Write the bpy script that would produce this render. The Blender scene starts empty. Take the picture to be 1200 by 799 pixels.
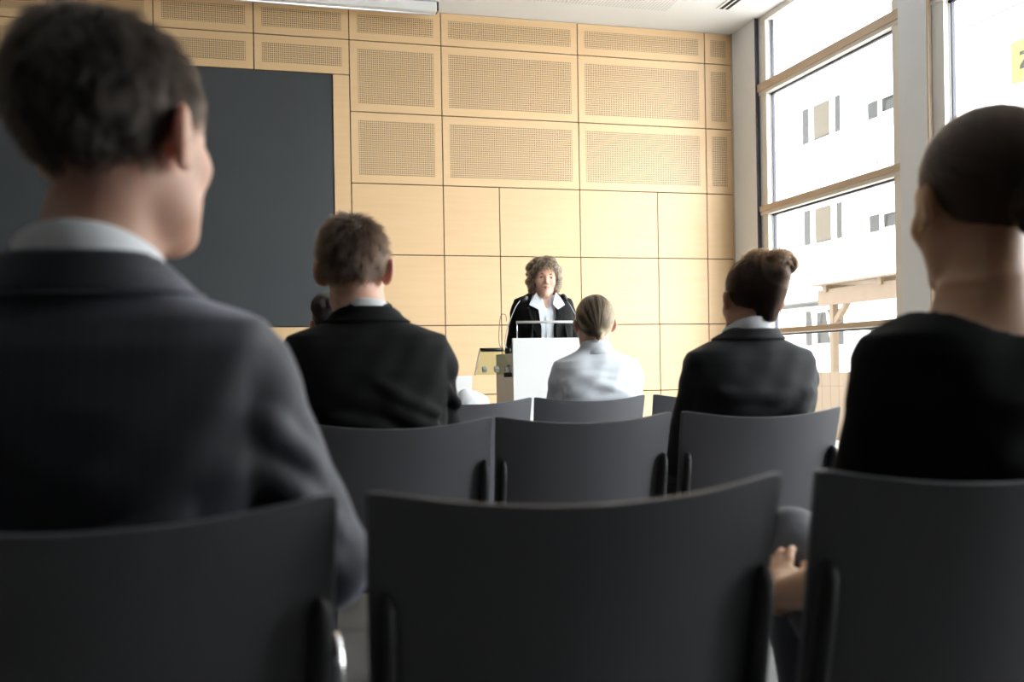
import bpy, math, random
import numpy as np
from mathutils import Vector, Matrix

C = bpy.context.scene
random.seed(7)
RNG = np.random.default_rng(11)

# ------------------------------------------------------------------ camera, world, light, exposure
EYE = 0.98
TH, RO, FPX, PPY = 0.2645, 0.0166, 1193.64, 428.86
cam = bpy.data.cameras.new('camera')
cam.sensor_width = 36.0
cam.lens = FPX / 1200 * 36
cam.shift_y = (PPY - 399.5) / 1200
cam.clip_start = 0.02
cam.dof.use_dof = True
cam.dof.focus_distance = 5.9
cam.dof.aperture_fstop = 3.6
co = bpy.data.objects.new('camera', cam)
C.collection.objects.link(co)
rt, up, fw = Vector((math.cos(TH), -math.sin(TH), 0)), Vector((0, 0, 1)), Vector((math.sin(TH), math.cos(TH), 0))
cx = rt * math.cos(RO) - up * math.sin(RO)
cy = rt * math.sin(RO) + up * math.cos(RO)
M = Matrix((cx, cy, -fw)).transposed().to_4x4()
M.translation = (0, 0, EYE)
co.matrix_world = M
C.camera = co

world = bpy.data.worlds.new('sky')
C.world = world
world.use_nodes = True
bg = world.node_tree.nodes['Background']
bg.inputs[0].default_value = (0.95, 0.975, 1.0, 1)
_t = world.node_tree                      # hazy white sky, brighter towards the veiled sun
_tc = _t.nodes.new('ShaderNodeTexCoord')
_dp = _t.nodes.new('ShaderNodeVectorMath'); _dp.operation = 'DOT_PRODUCT'
_dp.inputs[1].default_value = Vector((0.48, -0.78, 0.40)).normalized()
_mx = _t.nodes.new('ShaderNodeMath'); _mx.operation = 'MAXIMUM'; _mx.inputs[1].default_value = 0.0
_pw = _t.nodes.new('ShaderNodeMath'); _pw.operation = 'POWER'; _pw.inputs[1].default_value = 2.0
_ma = _t.nodes.new('ShaderNodeMath'); _ma.operation = 'MULTIPLY_ADD'; _ma.inputs[1].default_value = 14.0; _ma.inputs[2].default_value = 10.0
_t.links.new(_tc.outputs['Generated'], _dp.inputs[0])
_t.links.new(_dp.outputs['Value'], _mx.inputs[0])
_t.links.new(_mx.outputs[0], _pw.inputs[0])
_t.links.new(_pw.outputs[0], _ma.inputs[0])
_t.links.new(_ma.outputs[0], bg.inputs[1])

C.view_settings.view_transform = 'Standard'
C.view_settings.look = 'None'
C.view_settings.gamma = 1
C.view_settings.use_curve_mapping = False
C.view_settings.exposure = -0.38
C.cycles.max_bounces = 8
C.cycles.diffuse_bounces = 4
C.cycles.glossy_bounces = 3
C.cycles.transparent_max_bounces = 12
C.cycles.sample_clamp_indirect = 6.0
C.cycles.use_denoising = True

def portal(y0, y1, z0, z1):
    l = bpy.data.lights.new('window_daylight', 'AREA')
    l.shape = 'RECTANGLE'
    l.size, l.size_y = z1 - z0, y1 - y0
    l.cycles.is_portal = True
    o = bpy.data.objects.new('window_daylight', l)
    C.collection.objects.link(o)
    o.location = (4.72, (y0 + y1) / 2, (z0 + z1) / 2)
    o.rotation_euler = (0, math.radians(90), 0)      # faces -X, into the room

COLS = [(8.149, 8.594), (5.835, 6.14), (3.52, 3.825), (1.205, 1.51), (-0.35, -0.05)]
CEIL = 4.025
XW = 4.487
for a, b in zip(COLS[:-1], COLS[1:]):
    portal(b[1], a[0], 0.12, CEIL)

# ------------------------------------------------------------------ materials
def nn(nt, t, **k):
    n = nt.nodes.new(t)
    for a, b in k.items():
        setattr(n, a, b)
    return n

def mat(name, col, rough=0.5, metal=0.0, spec=0.5, sheen=0.0, sss=0.0, noise=0.0, nscale=20.0, bump=0.0, bscale=300.0, coat=0.0, stretch=(1, 1, 1), col2=None, sheen_tint=None):
    m = bpy.data.materials.new(name)
    m.use_nodes = True
    nt = m.node_tree
    b = nt.nodes['Principled BSDF']
    b.inputs['Base Color'].default_value = (*col, 1)
    b.inputs['Roughness'].default_value = rough
    b.inputs['Metallic'].default_value = metal
    b.inputs['Specular IOR Level'].default_value = spec
    b.inputs['Sheen Weight'].default_value = sheen
    b.inputs['Coat Weight'].default_value = coat
    if sheen_tint:
        b.inputs['Sheen Tint'].default_value = (*sheen_tint, 1)
    if sss:
        b.inputs['Subsurface Weight'].default_value = sss
        b.inputs['Subsurface Radius'].default_value = (1.0, 0.25, 0.12)
        b.inputs['Subsurface Scale'].default_value = 0.02
    tc = nn(nt, 'ShaderNodeTexCoord')
    if noise or col2:
        mp = nn(nt, 'ShaderNodeMapping')
        mp.inputs['Scale'].default_value = stretch
        nz = nn(nt, 'ShaderNodeTexNoise')
        nz.inputs['Scale'].default_value = nscale
        nz.inputs['Detail'].default_value = 4
        nt.links.new(tc.outputs['Object'], mp.inputs[0])
        nt.links.new(mp.outputs[0], nz.inputs['Vector'])
        mx = nn(nt, 'ShaderNodeMix', data_type='RGBA')
        c2 = col2 or tuple(max(0, c * (1 - noise)) for c in col)
        c1 = col if col2 else tuple(c * (1 + noise) for c in col)
        mx.inputs[6].default_value = (*c1, 1)
        mx.inputs[7].default_value = (*c2, 1)
        nt.links.new(nz.outputs[0], mx.inputs[0])
        nt.links.new(mx.outputs[2], b.inputs['Base Color'])
    if bump:
        nb = nn(nt, 'ShaderNodeTexNoise')
        nb.inputs['Scale'].default_value = bscale
        nt.links.new(tc.outputs['Object'], nb.inputs['Vector'])
        bp = nn(nt, 'ShaderNodeBump')
        bp.inputs['Strength'].default_value = bump
        bp.inputs['Distance'].default_value = 0.002
        nt.links.new(nb.outputs[0], bp.inputs['Height'])
        nt.links.new(bp.outputs[0], b.inputs['Normal'])
    return m

def hairmat(name, col, rough=0.3):
    m = bpy.data.materials.new(name)
    m.use_nodes = True
    nt = m.node_tree
    nt.nodes.remove(nt.nodes['Principled BSDF'])
    h = nn(nt, 'ShaderNodeBsdfHairPrincipled')
    h.model = 'CHIANG'
    h.parametrization = 'COLOR'
    h.inputs['Color'].default_value = (*col, 1)
    h.inputs['Roughness'].default_value = rough
    h.inputs['Radial Roughness'].default_value = 0.4
    nt.links.new(h.outputs[0], nt.nodes['Material Output'].inputs[0])
    return m

def wood(name, c1, c2, holes=None, rough=0.52):
    """maple veneer with a horizontal grain; holes=(halfw, halfh, pitch): perforated field in object metres (x,z)"""
    m = mat(name, c1, rough, spec=0.8)
    nt = m.node_tree
    b = nt.nodes['Principled BSDF']
    tc = nn(nt, 'ShaderNodeTexCoord')
    oi = nn(nt, 'ShaderNodeObjectInfo')
    ad = nn(nt, 'ShaderNodeVectorMath', operation='MULTIPLY_ADD')
    ad.inputs[1].default_value = (1, 1, 1)
    sc = nn(nt, 'ShaderNodeVectorMath', operation='SCALE')
    sc.inputs[0].default_value = (13, 7, 29)
    nt.links.new(oi.outputs['Random'], sc.inputs['Scale'])
    nt.links.new(tc.outputs['Object'], ad.inputs[0])
    nt.links.new(sc.outputs[0], ad.inputs[2])
    mp = nn(nt, 'ShaderNodeMapping')
    mp.inputs['Scale'].default_value = (0.6, 1, 9)
    nt.links.new(ad.outputs[0], mp.inputs[0])
    nz = nn(nt, 'ShaderNodeTexNoise')
    nz.inputs['Scale'].default_value = 3.0
    nz.inputs['Detail'].default_value = 6
    nz.inputs['Distortion'].default_value = 0.4
    nt.links.new(mp.outputs[0], nz.inputs['Vector'])
    mx = nn(nt, 'ShaderNodeMix', data_type='RGBA')
    mx.inputs[6].default_value = (*c1, 1)
    mx.inputs[7].default_value = (*c2, 1)
    nt.links.new(nz.outputs[0], mx.inputs[0])
    out = mx.outputs[2]
    if holes:
        hx, hz, p = holes
        sp = nn(nt, 'ShaderNodeSeparateXYZ')
        nt.links.new(tc.outputs['Object'], sp.inputs[0])
        def mth(op, a, bb=None):
            n = nn(nt, 'ShaderNodeMath', operation=op)
            for i, v in enumerate((a, bb)):
                if v is None: continue
                if isinstance(v, (int, float)): n.inputs[i].default_value = v
                else: nt.links.new(v, n.inputs[i])
            return n.outputs[0]
        def cell(s):
            f = mth('FRACT', mth('ADD', mth('DIVIDE', s, p), 100.0))
            return mth('ABSOLUTE', mth('SUBTRACT', f, 0.5))
        r = mth('SQRT', mth('ADD', mth('POWER', cell(sp.outputs[0]), 2.0), mth('POWER', cell(sp.outputs[2]), 2.0)))
        hole = mth('LESS_THAN', r, 0.32)
        ins = mth('MULTIPLY', mth('LESS_THAN', mth('ABSOLUTE', sp.outputs[0]), hx), mth('LESS_THAN', mth('ABSOLUTE', sp.outputs[2]), hz))
        k = mth('MULTIPLY', hole, ins)
        m2 = nn(nt, 'ShaderNodeMix', data_type='RGBA')
        nt.links.new(k, m2.inputs[0])
        nt.links.new(out, m2.inputs[6])
        m2.inputs[7].default_value = (0.04, 0.022, 0.011, 1)
        out = m2.outputs[2]
    nt.links.new(out, b.inputs['Base Color'])
    return m

WOOD1, WOOD2 = (0.73, 0.50, 0.275), (0.67, 0.43, 0.215)
m_wood = wood('maple_veneer', WOOD1, WOOD2)
m_gap = mat('dark_joint', (0.05, 0.028, 0.015), 0.8)
m_board = mat('chalkboard_grey', (0.046, 0.051, 0.055), 0.55, noise=0.12, nscale=2.0, spec=0.4)
m_ceil = mat('ceiling_white', (0.90, 0.935, 0.97), 0.8)
m_floor = mat('floor_light_grey', (0.12, 0.118, 0.117), 0.6, noise=0.05, nscale=3)
m_wallp = mat('dark_paint', (0.10, 0.095, 0.09), 0.8)
m_col = mat('column_grey', (0.82, 0.87, 0.93), 0.6, noise=0.03, nscale=4)
m_frame = mat('frame_white', (0.82, 0.81, 0.78), 0.45)
m_tan = mat('frame_tan_and_bounce', (0.60, 0.47, 0.35), 0.5)  # tan of trims and shelf edge; on transoms it colours in warm bounce light
m_seal = mat('window_seal', (0.03, 0.03, 0.05), 0.5)
m_white = mat('white_laminate', (0.80, 0.80, 0.79), 0.4)
m_shell = mat('chair_plastic', (0.12, 0.121, 0.134), 0.40, spec=0.5, bump=0.12, bscale=900)
m_post = mat('chair_post_black', (0.016, 0.016, 0.018), 0.45)
m_chrome = mat('chrome', (0.80, 0.80, 0.82), 0.16, metal=1.0)
m_steel = mat('brushed_steel', (0.30, 0.30, 0.31), 0.4, metal=1.0)
m_wire = mat('wire_grey', (0.10, 0.10, 0.10), 0.5)
m_black = mat('black_plastic', (0.010, 0.010, 0.011), 0.4)
m_skin = mat('skin_warm', (0.63, 0.36, 0.25), 0.5, sss=0.35, noise=0.06, nscale=30, bump=0.06, bscale=500)
m_skin_fair = mat('skin_fair', (0.72, 0.43, 0.32), 0.5, sss=0.45, noise=0.05, nscale=30)
m_skin_tan = mat('skin_tanned', (0.62, 0.35, 0.21), 0.45, sss=0.3, noise=0.06, nscale=30)
m_blacksuit = mat('black_wool', (0.0050, 0.0049, 0.0050), 0.75, spec=0.18, sheen=0.03, bump=0.25, bscale=1400)
m_charsuit = mat('charcoal_wool', (0.0085, 0.0092, 0.0125), 0.72, spec=0.3, sheen=0.08, bump=0.25, bscale=1400)
m_tee = mat('black_jersey', (0.005, 0.005, 0.006), 0.85, spec=0.15, bump=0.2, bscale=1000)
m_shirtw = mat('white_cotton', (0.80, 0.81, 0.84), 0.7, sheen=0.1)
m_shirtb = mat('pale_blue_cotton', (0.80, 0.84, 0.91), 0.7, sheen=0.1, bump=0.15, bscale=900)
m_trouser = mat('dark_trouser_wool', (0.012, 0.012, 0.016), 0.8, sheen=0.08)
m_navy = mat('navy_trouser_cloth', (0.020, 0.022, 0.042), 0.7, sheen=0.2)
m_shoe = mat('black_leather', (0.012, 0.012, 0.012), 0.3)
m_gold = mat('gold', (0.80, 0.55, 0.22), 0.25, metal=1.0)
m_lip = mat('lip_rose', (0.46, 0.17, 0.14), 0.45)
m_eye = mat('eye_white', (0.42, 0.38, 0.36), 0.3)
m_iris = mat('iris_dark', (0.03, 0.025, 0.02), 0.6, spec=0.1)
m_brow = mat('eyebrow_brown', (0.06, 0.035, 0.022), 0.8)

def pinstripe():
    m = mat('navy_pinstripe_wool', (0.0034, 0.0037, 0.0066), 0.6, spec=0.35, sheen=0.6, bump=0.2, bscale=1400, sheen_tint=(0.8, 0.82, 1.0))
    nt = m.node_tree
    b = nt.nodes['Principled BSDF']
    tc = nn(nt, 'ShaderNodeTexCoord')
    sp = nn(nt, 'ShaderNodeSeparateXYZ')
    nt.links.new(tc.outputs['Object'], sp.inputs[0])
    a = nn(nt, 'ShaderNodeMath', operation='DIVIDE'); a.inputs[1].default_value = 0.016
    nt.links.new(sp.outputs[0], a.inputs[0])
    f = nn(nt, 'ShaderNodeMath', operation='FRACT'); nt.links.new(a.outputs[0], f.inputs[0])
    l = nn(nt, 'ShaderNodeMath', operation='LESS_THAN'); l.inputs[1].default_value = 0.09
    nt.links.new(f.outputs[0], l.inputs[0])
    mx = nn(nt, 'ShaderNodeMix', data_type='RGBA')
    mx.inputs[6].default_value = (0.0034, 0.0037, 0.0066, 1)
    mx.inputs[7].default_value = (0.010, 0.011, 0.018, 1)
    nt.links.new(l.outputs[0], mx.inputs[0])
    nt.links.new(mx.outputs[2], b.inputs['Base Color'])
    return m
m_pin = pinstripe()

def glassmat(name='window_glass', tint=(0.97, 0.985, 0.98), refl=0.06):
    m = bpy.data.materials.new(name)
    m.use_nodes = True
    nt = m.node_tree
    nt.nodes.remove(nt.nodes['Principled BSDF'])
    t = nn(nt, 'ShaderNodeBsdfTransparent'); t.inputs[0].default_value = (*tint, 1)
    g = nn(nt, 'ShaderNodeBsdfGlossy'); g.inputs['Roughness'].default_value = 0.02
    lw = nn(nt, 'ShaderNodeLayerWeight')
    pw = nn(nt, 'ShaderNodeMath', operation='POWER'); pw.inputs[1].default_value = 4.0
    fr = nn(nt, 'ShaderNodeMath', operation='MULTIPLY_ADD'); fr.inputs[1].default_value = 0.5; fr.inputs[2].default_value = 0.02
    mx = nn(nt, 'ShaderNodeMixShader')
    nt.links.new(lw.outputs['Facing'], pw.inputs[0])
    nt.links.new(pw.outputs[0], fr.inputs[0])
    nt.links.new(fr.outputs[0], mx.inputs[0])
    nt.links.new(t.outputs[0], mx.inputs[1])
    nt.links.new(g.outputs[0], mx.inputs[2])
    nt.links.new(mx.outputs[0], nt.nodes['Material Output'].inputs[0])
    return m
m_glass = glassmat()
m_deskglass = glassmat('shelf_glass', (0.80, 0.84, 0.74))

def ceilperf():
    m = mat('perforated_ceiling', (0.80, 0.79, 0.77), 0.8)
    nt = m.node_tree
    b = nt.nodes['Principled BSDF']
    tc = nn(nt, 'ShaderNodeTexCoord')
    vo = nn(nt, 'ShaderNodeVectorMath', operation='SCALE'); vo.inputs['Scale'].default_value = 1 / 0.03
    nt.links.new(tc.outputs['Object'], vo.inputs[0])
    fr = nn(nt, 'ShaderNodeVectorMath', operation='FRACTION'); nt.links.new(vo.outputs[0], fr.inputs[0])
    sp = nn(nt, 'ShaderNodeSeparateXYZ'); nt.links.new(fr.outputs[0], sp.inputs[0])
    def m2(op, a, v):
        n = nn(nt, 'ShaderNodeMath', operation=op)
        nt.links.new(a, n.inputs[0])
        if isinstance(v, float): n.inputs[1].default_value = v
        elif v: nt.links.new(v, n.inputs[1])
        return n.outputs[0]
    a = m2('POWER', m2('ABSOLUTE', m2('SUBTRACT', sp.outputs[0], 0.5), None), 2.0)
    c = m2('POWER', m2('ABSOLUTE', m2('SUBTRACT', sp.outputs[1], 0.5), None), 2.0)
    h = m2('LESS_THAN', m2('ADD', a, c), 0.075)
    mx = nn(nt, 'ShaderNodeMix', data_type='RGBA')
    nt.links.new(h, mx.inputs[0])
    mx.inputs[6].default_value = (0.88, 0.915, 0.95, 1)
    mx.inputs[7].default_value = (0.62, 0.64, 0.66, 1)
    nt.links.new(mx.outputs[2], b.inputs['Base Color'])
    return m
m_ceilperf = ceilperf()

# ------------------------------------------------------------------ mesh helpers
class MB:
    def __init__(s):
        s.v, s.f = [], []
    def add(s, vs, fs):
        n = len(s.v)
        s.v += [tuple(v) for v in vs]
        s.f += [tuple(i + n for i in f) for f in fs]
        return s
    def box(s, x0, x1, y0, y1, z0, z1, M=None):
        vs = [(x, y, z) for x in (x0, x1) for y in (y0, y1) for z in (z0, z1)]
        if M is not None: vs = [M @ Vector(v) for v in vs]
        return s.add(vs, [(0, 1, 3, 2), (4, 6, 7, 5), (0, 4, 5, 1), (2, 3, 7, 6), (0, 2, 6, 4), (1, 5, 7, 3)])
    def quad(s, *p):
        return s.add(p, [tuple(range(len(p)))])
    def tube(s, pts, r, n=12, flat=None):
        """round tube along points; r a number or list; flat=(sx,sy) squashes the section"""
        pts = [Vector(p) for p in pts]
        rs = r if isinstance(r, (list, tuple)) else [r] * len(pts)
        T = [(pts[min(i + 1, len(pts) - 1)] - pts[max(i - 1, 0)]).normalized() for i in range(len(pts))]
        u = T[0].orthogonal().normalized()
        vs = []
        for p, t, q in zip(pts, T, rs):
            u = (u - t * u.dot(t)).normalized()
            w = t.cross(u)
            for k in range(n):
                a = 2 * math.pi * k / n
                vs.append(p + u * q * math.cos(a) + w * q * math.sin(a))
        fs = []
        for i in range(len(pts) - 1):
            for k in range(n):
                a, b = i * n + k, i * n + (k + 1) % n
                fs.append((a, b, b + n, a + n))
        fs.append(tuple(range(n - 1, -1, -1)))
        fs.append(tuple((len(pts) - 1) * n + k for k in range(n)))
        return s.add(vs, fs)
    def build(s, name, m, parent=None, smooth=False, bevel=0.0, mats=None, loc=None, seg=2):
        me = bpy.data.meshes.new(name)
        me.from_pydata(s.v, [], s.f)
        me.materials.append(m)
        o = bpy.data.objects.new(name, me)
        C.collection.objects.link(o)
        if parent: o.parent = parent
        if loc: o.location = loc
        if smooth:
            me.polygons.foreach_set('use_smooth', [True] * len(me.polygons))
        if bevel:
            b = o.modifiers.new('bevel', 'BEVEL')
            b.width = bevel; b.segments = seg; b.limit_method = 'ANGLE'
            me.polygons.foreach_set('use_smooth', [True] * len(me.polygons))
            w = o.modifiers.new('wn', 'WEIGHTED_NORMAL')
        return o

def tag(o, label=None, cat=None, group=None, kind=None):
    if label: o['label'] = label
    if cat: o['category'] = cat
    if group: o['group'] = group
    if kind: o['kind'] = kind
    return o
def structure(o, label=None):
    return tag(o, label, None, None, 'structure')
def empty(name, loc, rz=0.0):
    o = bpy.data.objects.new(name, None)
    o.empty_display_size = 0.1
    C.collection.objects.link(o)
    o.location = loc
    o.rotation_euler = (0, 0, rz)
    return o
def copy_tree(o, parent=None):
    c = o.copy()
    C.collection.objects.link(c)
    if parent: c.parent = parent
    for ch in list(o.children):
        copy_tree(ch, c)
    return c
def bez(P, n=16):
    """Catmull-Rom through points"""
    P = [Vector(p) for p in P]
    Q = [P[0] * 2 - P[1]] + P + [P[-1] * 2 - P[-2]]
    out = []
    for i in range(1, len(Q) - 2):
        a, b, c, d = Q[i - 1:i + 3]
        for k in range(n):
            t = k / n
            out.append(0.5 * ((2 * b) + (c - a) * t + (2 * a - 5 * b + 4 * c - d) * t * t + (3 * b - a - 3 * c + d) * t ** 3))
    out.append(P[-1])
    return out

# ------------------------------------------------------------------ room shell
YW = 8.594
structure(MB().box(-4.6, 4.95, -3.2, 9.0, -0.1, 0).build('floor', m_floor), 'pale grey floor')
structure(MB().box(-4.6, 4.95, -3.2, 8.8, CEIL, CEIL + 0.15).build('ceiling', m_ceil), 'plain white ceiling')
structure(MB().box(-2.0, 3.63, 1.5, 8.135, CEIL - 0.004, CEIL + 0.01).build('ceiling_perforated_field', m_ceilperf), 'perforated white ceiling field')
structure(MB().box(-4.75, -4.6, -3.2, 8.8, 0, CEIL).build('wall_left', m_wallp))
structure(MB().box(-4.6, 4.95, -3.35, -3.2, 0, CEIL).build('wall_rear', m_wallp))
structure(MB().box(4.487, 4.95, -3.2, COLS[-1][0], 0, CEIL).build('wall_right', m_wallp))
# front wall: dark backing and the wood panels in front of it
wf = structure(MB().box(-4.6, XW, YW + 0.012, YW + 0.15, 0, CEIL).build('wall_front', m_gap), 'maple panelled front wall')
X0, X1, X2, X3, X4 = 0.181, 0.9575, 1.7413, 2.9773, 4.2141
ROWZ = [CEIL, 3.738, 3.138, 2.538, 1.938, 1.338, 0.738, 0.0]
GAP = 0.0045
_perf = {}
def panel(x0, x1, z0, z1, perf=False):
    w, h = x1 - x0 - 2 * GAP, z1 - z0 - 2 * GAP
    mt = m_wood
    if perf:
        nx = int((w - 0.115) / 0.0165); nz = int((h - 0.115) / 0.0165)
        key = (nx, nz)
        if key not in _perf:
            _perf[key] = wood('perforated_maple', WOOD1, WOOD2, (nx * 0.0165 / 2 + 0.001, nz * 0.0165 / 2 + 0.001, 0.0165))
            # centre the grid
        mt = _perf[key]
    o = MB().box(-w / 2, w / 2, -0.0, 0.018, -h / 2, h / 2).build('perforated_panel' if perf else 'wood_panel', mt, wf, loc=((x0 + x1) / 2, YW - 0.006, (z0 + z1) / 2))
    o['kind'] = 'structure'
    return o
left = [X0 - 0.778 * k for k in range(6, -1, -1)]
for a, b in list(zip(left[:-1], left[1:])) + [(X0, X1)]:
    panel(a, b, 3.738, CEIL, True)
    panel(a, b, 3.442, 3.738, True)
    for z0, z1 in ((0.738, 1.334), (0.0, 0.738)):
        panel(a, b, z0, z1)
for a, b in ((X1, X2), (X2, X3), (X3, X4), (X4, XW)):
    for k in range(3):
        panel(a, b, ROWZ[k + 1], ROWZ[k], True)
LOWX = [X1, X2, 2.238, X3, 3.723, X4, XW]
for a, b in zip(LOWX[:-1], LOWX[1:]):
    for k in range(3, 7):
        panel(a, b, ROWZ[k + 1], ROWZ[k])
panel(0.815, X1, 1.334, 3.442)
# dark grey board between the panels
br = empty('board', (-1.9, YW, 1.334))
MB().box(-2.58, 2.712, -0.004, 0.012, 0.004, 2.102).build('board_surface', m_board, br)
MB().box(2.7095, 2.7145, -0.008, 0.01, 0.0, 2.106).build('board_trim', m_black, br)
MB().box(-2.58, 2.7095, -0.008, 0.01, 0.0, 0.006).build('board_trim', m_black, br)
tag(br, 'large dark grey board set into the wood panelled wall', 'board')

# window wall: columns, frames, transoms, glass
for i, (a, b) in enumerate(COLS):
    structure(MB().box(XW, 4.64, a, b, 0, CEIL).build('column', m_col, bevel=0.004),
              ['grey column in the corner beside the wood wall', 'grey column between the two tall windows'][i] if i < 2 else None)
FX = 4.522
def window(n, y0, y1):
    w = MB()
    w.box(FX, FX + 0.10, y0, y0 + 0.115, 0, CEIL).box(FX, FX + 0.10, y1 - 0.125, y1, 0, CEIL)
    w.box(FX, FX + 0.10, y0 + 0.115, y1 - 0.125, 0, 0.12).box(FX, FX + 0.10, y0 + 0.115, y1 - 0.125, CEIL - 0.05, CEIL)
    root = structure(w.build('window_%d' % n, m_frame, bevel=0.004), None)
    for z0, z1 in ((3.335, 3.435), (2.275, 2.355), (1.222, 1.268)):
        o = MB().box(FX - 0.012, FX + 0.09, y0, y1, z0, z1).build('transom', m_frame, root, bevel=0.003); o['kind'] = 'structure'
        o = MB().box(FX - 0.024, FX - 0.0115, y0, y1, z0 + 0.032 if z1 - z0 > 0.05 else z0 + 0.008, z1).build('transom_bounce_face', m_tan, root); o['kind'] = 'structure'  # warm wood bounce on the backlit face, put into the strip's colour
        o = MB().box(FX + 0.04, FX + 0.07, y0 + 0.1, y1 - 0.11, z0 - 0.014, z0 + 0.002).build('transom_seal', m_seal, root); o['kind'] = 'structure'
    o = MB()
    for yy in (y0 + 0.112, y1 - 0.15):
        o.box(FX + 0.045, FX + 0.07, yy, yy + 0.012, 0.12, CEIL - 0.05).box(FX + 0.045, FX + 0.07, yy + 0.028, yy + 0.036, 0.12, CEIL - 0.05)
    o = o.build('window_seal', m_seal, root); o['kind'] = 'structure'
    g = MB().box(FX + 0.052, FX + 0.058, y0 + 0.11, y1 - 0.12, 0.1, CEIL - 0.04).build('glass_pane', m_glass, root); g['kind'] = 'structure'
for n, (a, b) in enumerate(zip(COLS[:-1], COLS[1:])):
    window(n + 1, b[1], a[0])
# bronze side strip on the column
o = structure(MB().box(XW - 0.002, XW + 0.03, 5.822, 5.835, 0, CEIL).build('trim_1', m_tan))
o = structure(MB().box(XW - 0.002, XW + 0.03, 8.137, 8.149, 0, CEIL).build('trim_2', m_seal))
o = structure(MB().box(XW - 0.012, XW, 8.57, YW - 0.006, 0, CEIL).build('trim_3', m_tan))

# slot vent and screen housing on the ceiling
v = empty('slot_vent', (4.10, 6.9, CEIL))
MB().box(-0.07, 0.07, -2.5, 1.08, -0.008, 0.0).build('vent_frame', m_ceil, v)
for x in (-0.032, 0.018):
    MB().box(x - 0.013, x + 0.016, -2.48, 1.06, -0.0105, -0.0075).build('vent_slot', m_black, v)
tag(v, 'long double slot air vent in the white ceiling near the windows', 'vent')
s = empty('projection_screen', (-0.65, 8.38, CEIL - 0.006))
MB().box(-2.3, 2.31, -0.06, 0.06, -0.085, 0.0).build('screen_housing', m_white, s, bevel=0.012)
MB().box(2.31, 2.325, -0.05, 0.05, -0.07, 0.0).build('end_bracket', m_black, s)
MB().tube([(-2.25, 0, -0.088), (2.25, 0, -0.088)], 0.012).build('bottom_bar', mat('satin_aluminium', (0.6, 0.6, 0.65), 0.35, metal=1), s, smooth=True)
tag(s, 'rolled projection screen in a white housing under the ceiling above the board', 'projection screen')

# ------------------------------------------------------------------ outdoors
m_box = mat('container_white', (0.83, 0.83, 0.82), 0.6, noise=0.02, nscale=3)
m_opane = mat('office_window_glass', (0.022, 0.024, 0.024), 0.12, spec=0.2, noise=0.4, nscale=1.5)
m_oframe = mat('office_window_frame', (0.85, 0.85, 0.84), 0.5)
m_blind = mat('roller_blind_beige', (0.075, 0.062, 0.045), 0.8)
m_line = mat('container_edge_grey', (0.08, 0.08, 0.08), 0.7)
m_timber = mat('raw_timber', (0.115, 0.078, 0.048), 0.7, noise=0.2, nscale=4, stretch=(1, 6, 1))
m_yellow = mat('sign_yellow', (0.20, 0.17, 0.035), 0.6)
m_signtext = mat('sign_grey', (0.006, 0.006, 0.005), 0.6)
m_roof = mat('roof_tile_grey', (0.035, 0.034, 0.033), 0.9, noise=0.3, nscale=6)
m_brick = mat('brick_red', (0.06, 0.035, 0.025), 0.9, noise=0.2, nscale=8)
m_ground = mat('yard_paving', (0.68, 0.64, 0.58), 0.9, noise=0.1, nscale=2)
structure(MB().box(4.95, 40, -15, 60, -0.35, -0.2).build('ground', m_ground), 'pale paved yard outside')
FA = 15.0
def container(y0, y1, z0, label, wins):
    t = empty('site_container', (FA, y0, z0))
    L, H = y1 - y0 - 0.03, 2.64
    MB().box(0, 2.4, 0, L, 0, H).build('container_body', m_box, t, bevel=0.02)
    e = MB()
    for z in (0.09, H - 0.13):
        e.box(-0.03, 0.0, 0.06, L - 0.06, z - 0.012, z + 0.012)
    e.build('container_rail', m_line, t)
    for (a, b, c, d, kind) in wins:
        a, b = a - y0, b - y0
        c, d = c - z0, d - z0
        f = MB()
        k = 0.05
        f.box(-0.018, 0.01, a - k, b + k, c - k, c).box(-0.018, 0.01, a - k, b + k, d, d + k).box(-0.018, 0.01, a - k, a, c, d).box(-0.018, 0.01, b, b + k, c, d)
        fo = f.build('window_frame', m_oframe, t)
        MB().box(-0.012, 0.0, a, b, c, d).build('pane', m_opane, fo)
        if kind == 'blind':
            MB().box(-0.02, -0.013, a + 0.03, b - 0.03, c + 0.05, d - 0.01).build('blind', m_blind, fo)
        if kind == 'tilt':
            mt = Matrix.Translation((-0.03, 0, c)) @ Matrix.Rotation(math.radians(-8), 4, 'Y') @ Matrix.Translation((0.03, 0, -c))
            q = MB()
            for bx in ((-0.06, -0.03, a, b, c, c + 0.05), (-0.06, -0.03, a, b, d - 0.05, d), (-0.06, -0.03, a, a + 0.05, c, d), (-0.06, -0.03, b - 0.05, b, c, d)):
                q.box(*bx, M=mt)
            q.build('tilted_sash', m_oframe, fo)
    for yy in (L * 0.2, L * 0.62):
        MB().tube([(-0.03, yy, 0.3), (0.0, yy, 0.3)], 0.03).build('bolt', m_line, t)
        MB().tube([(-0.03, yy + 0.25, 0.3), (0.0, yy + 0.25, 0.3)], 0.03).build('bolt', m_line, t)
    return tag(t, label, 'container', 'stacked white site containers outside')
names = ['ground level', 'middle level', 'top level']
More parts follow.
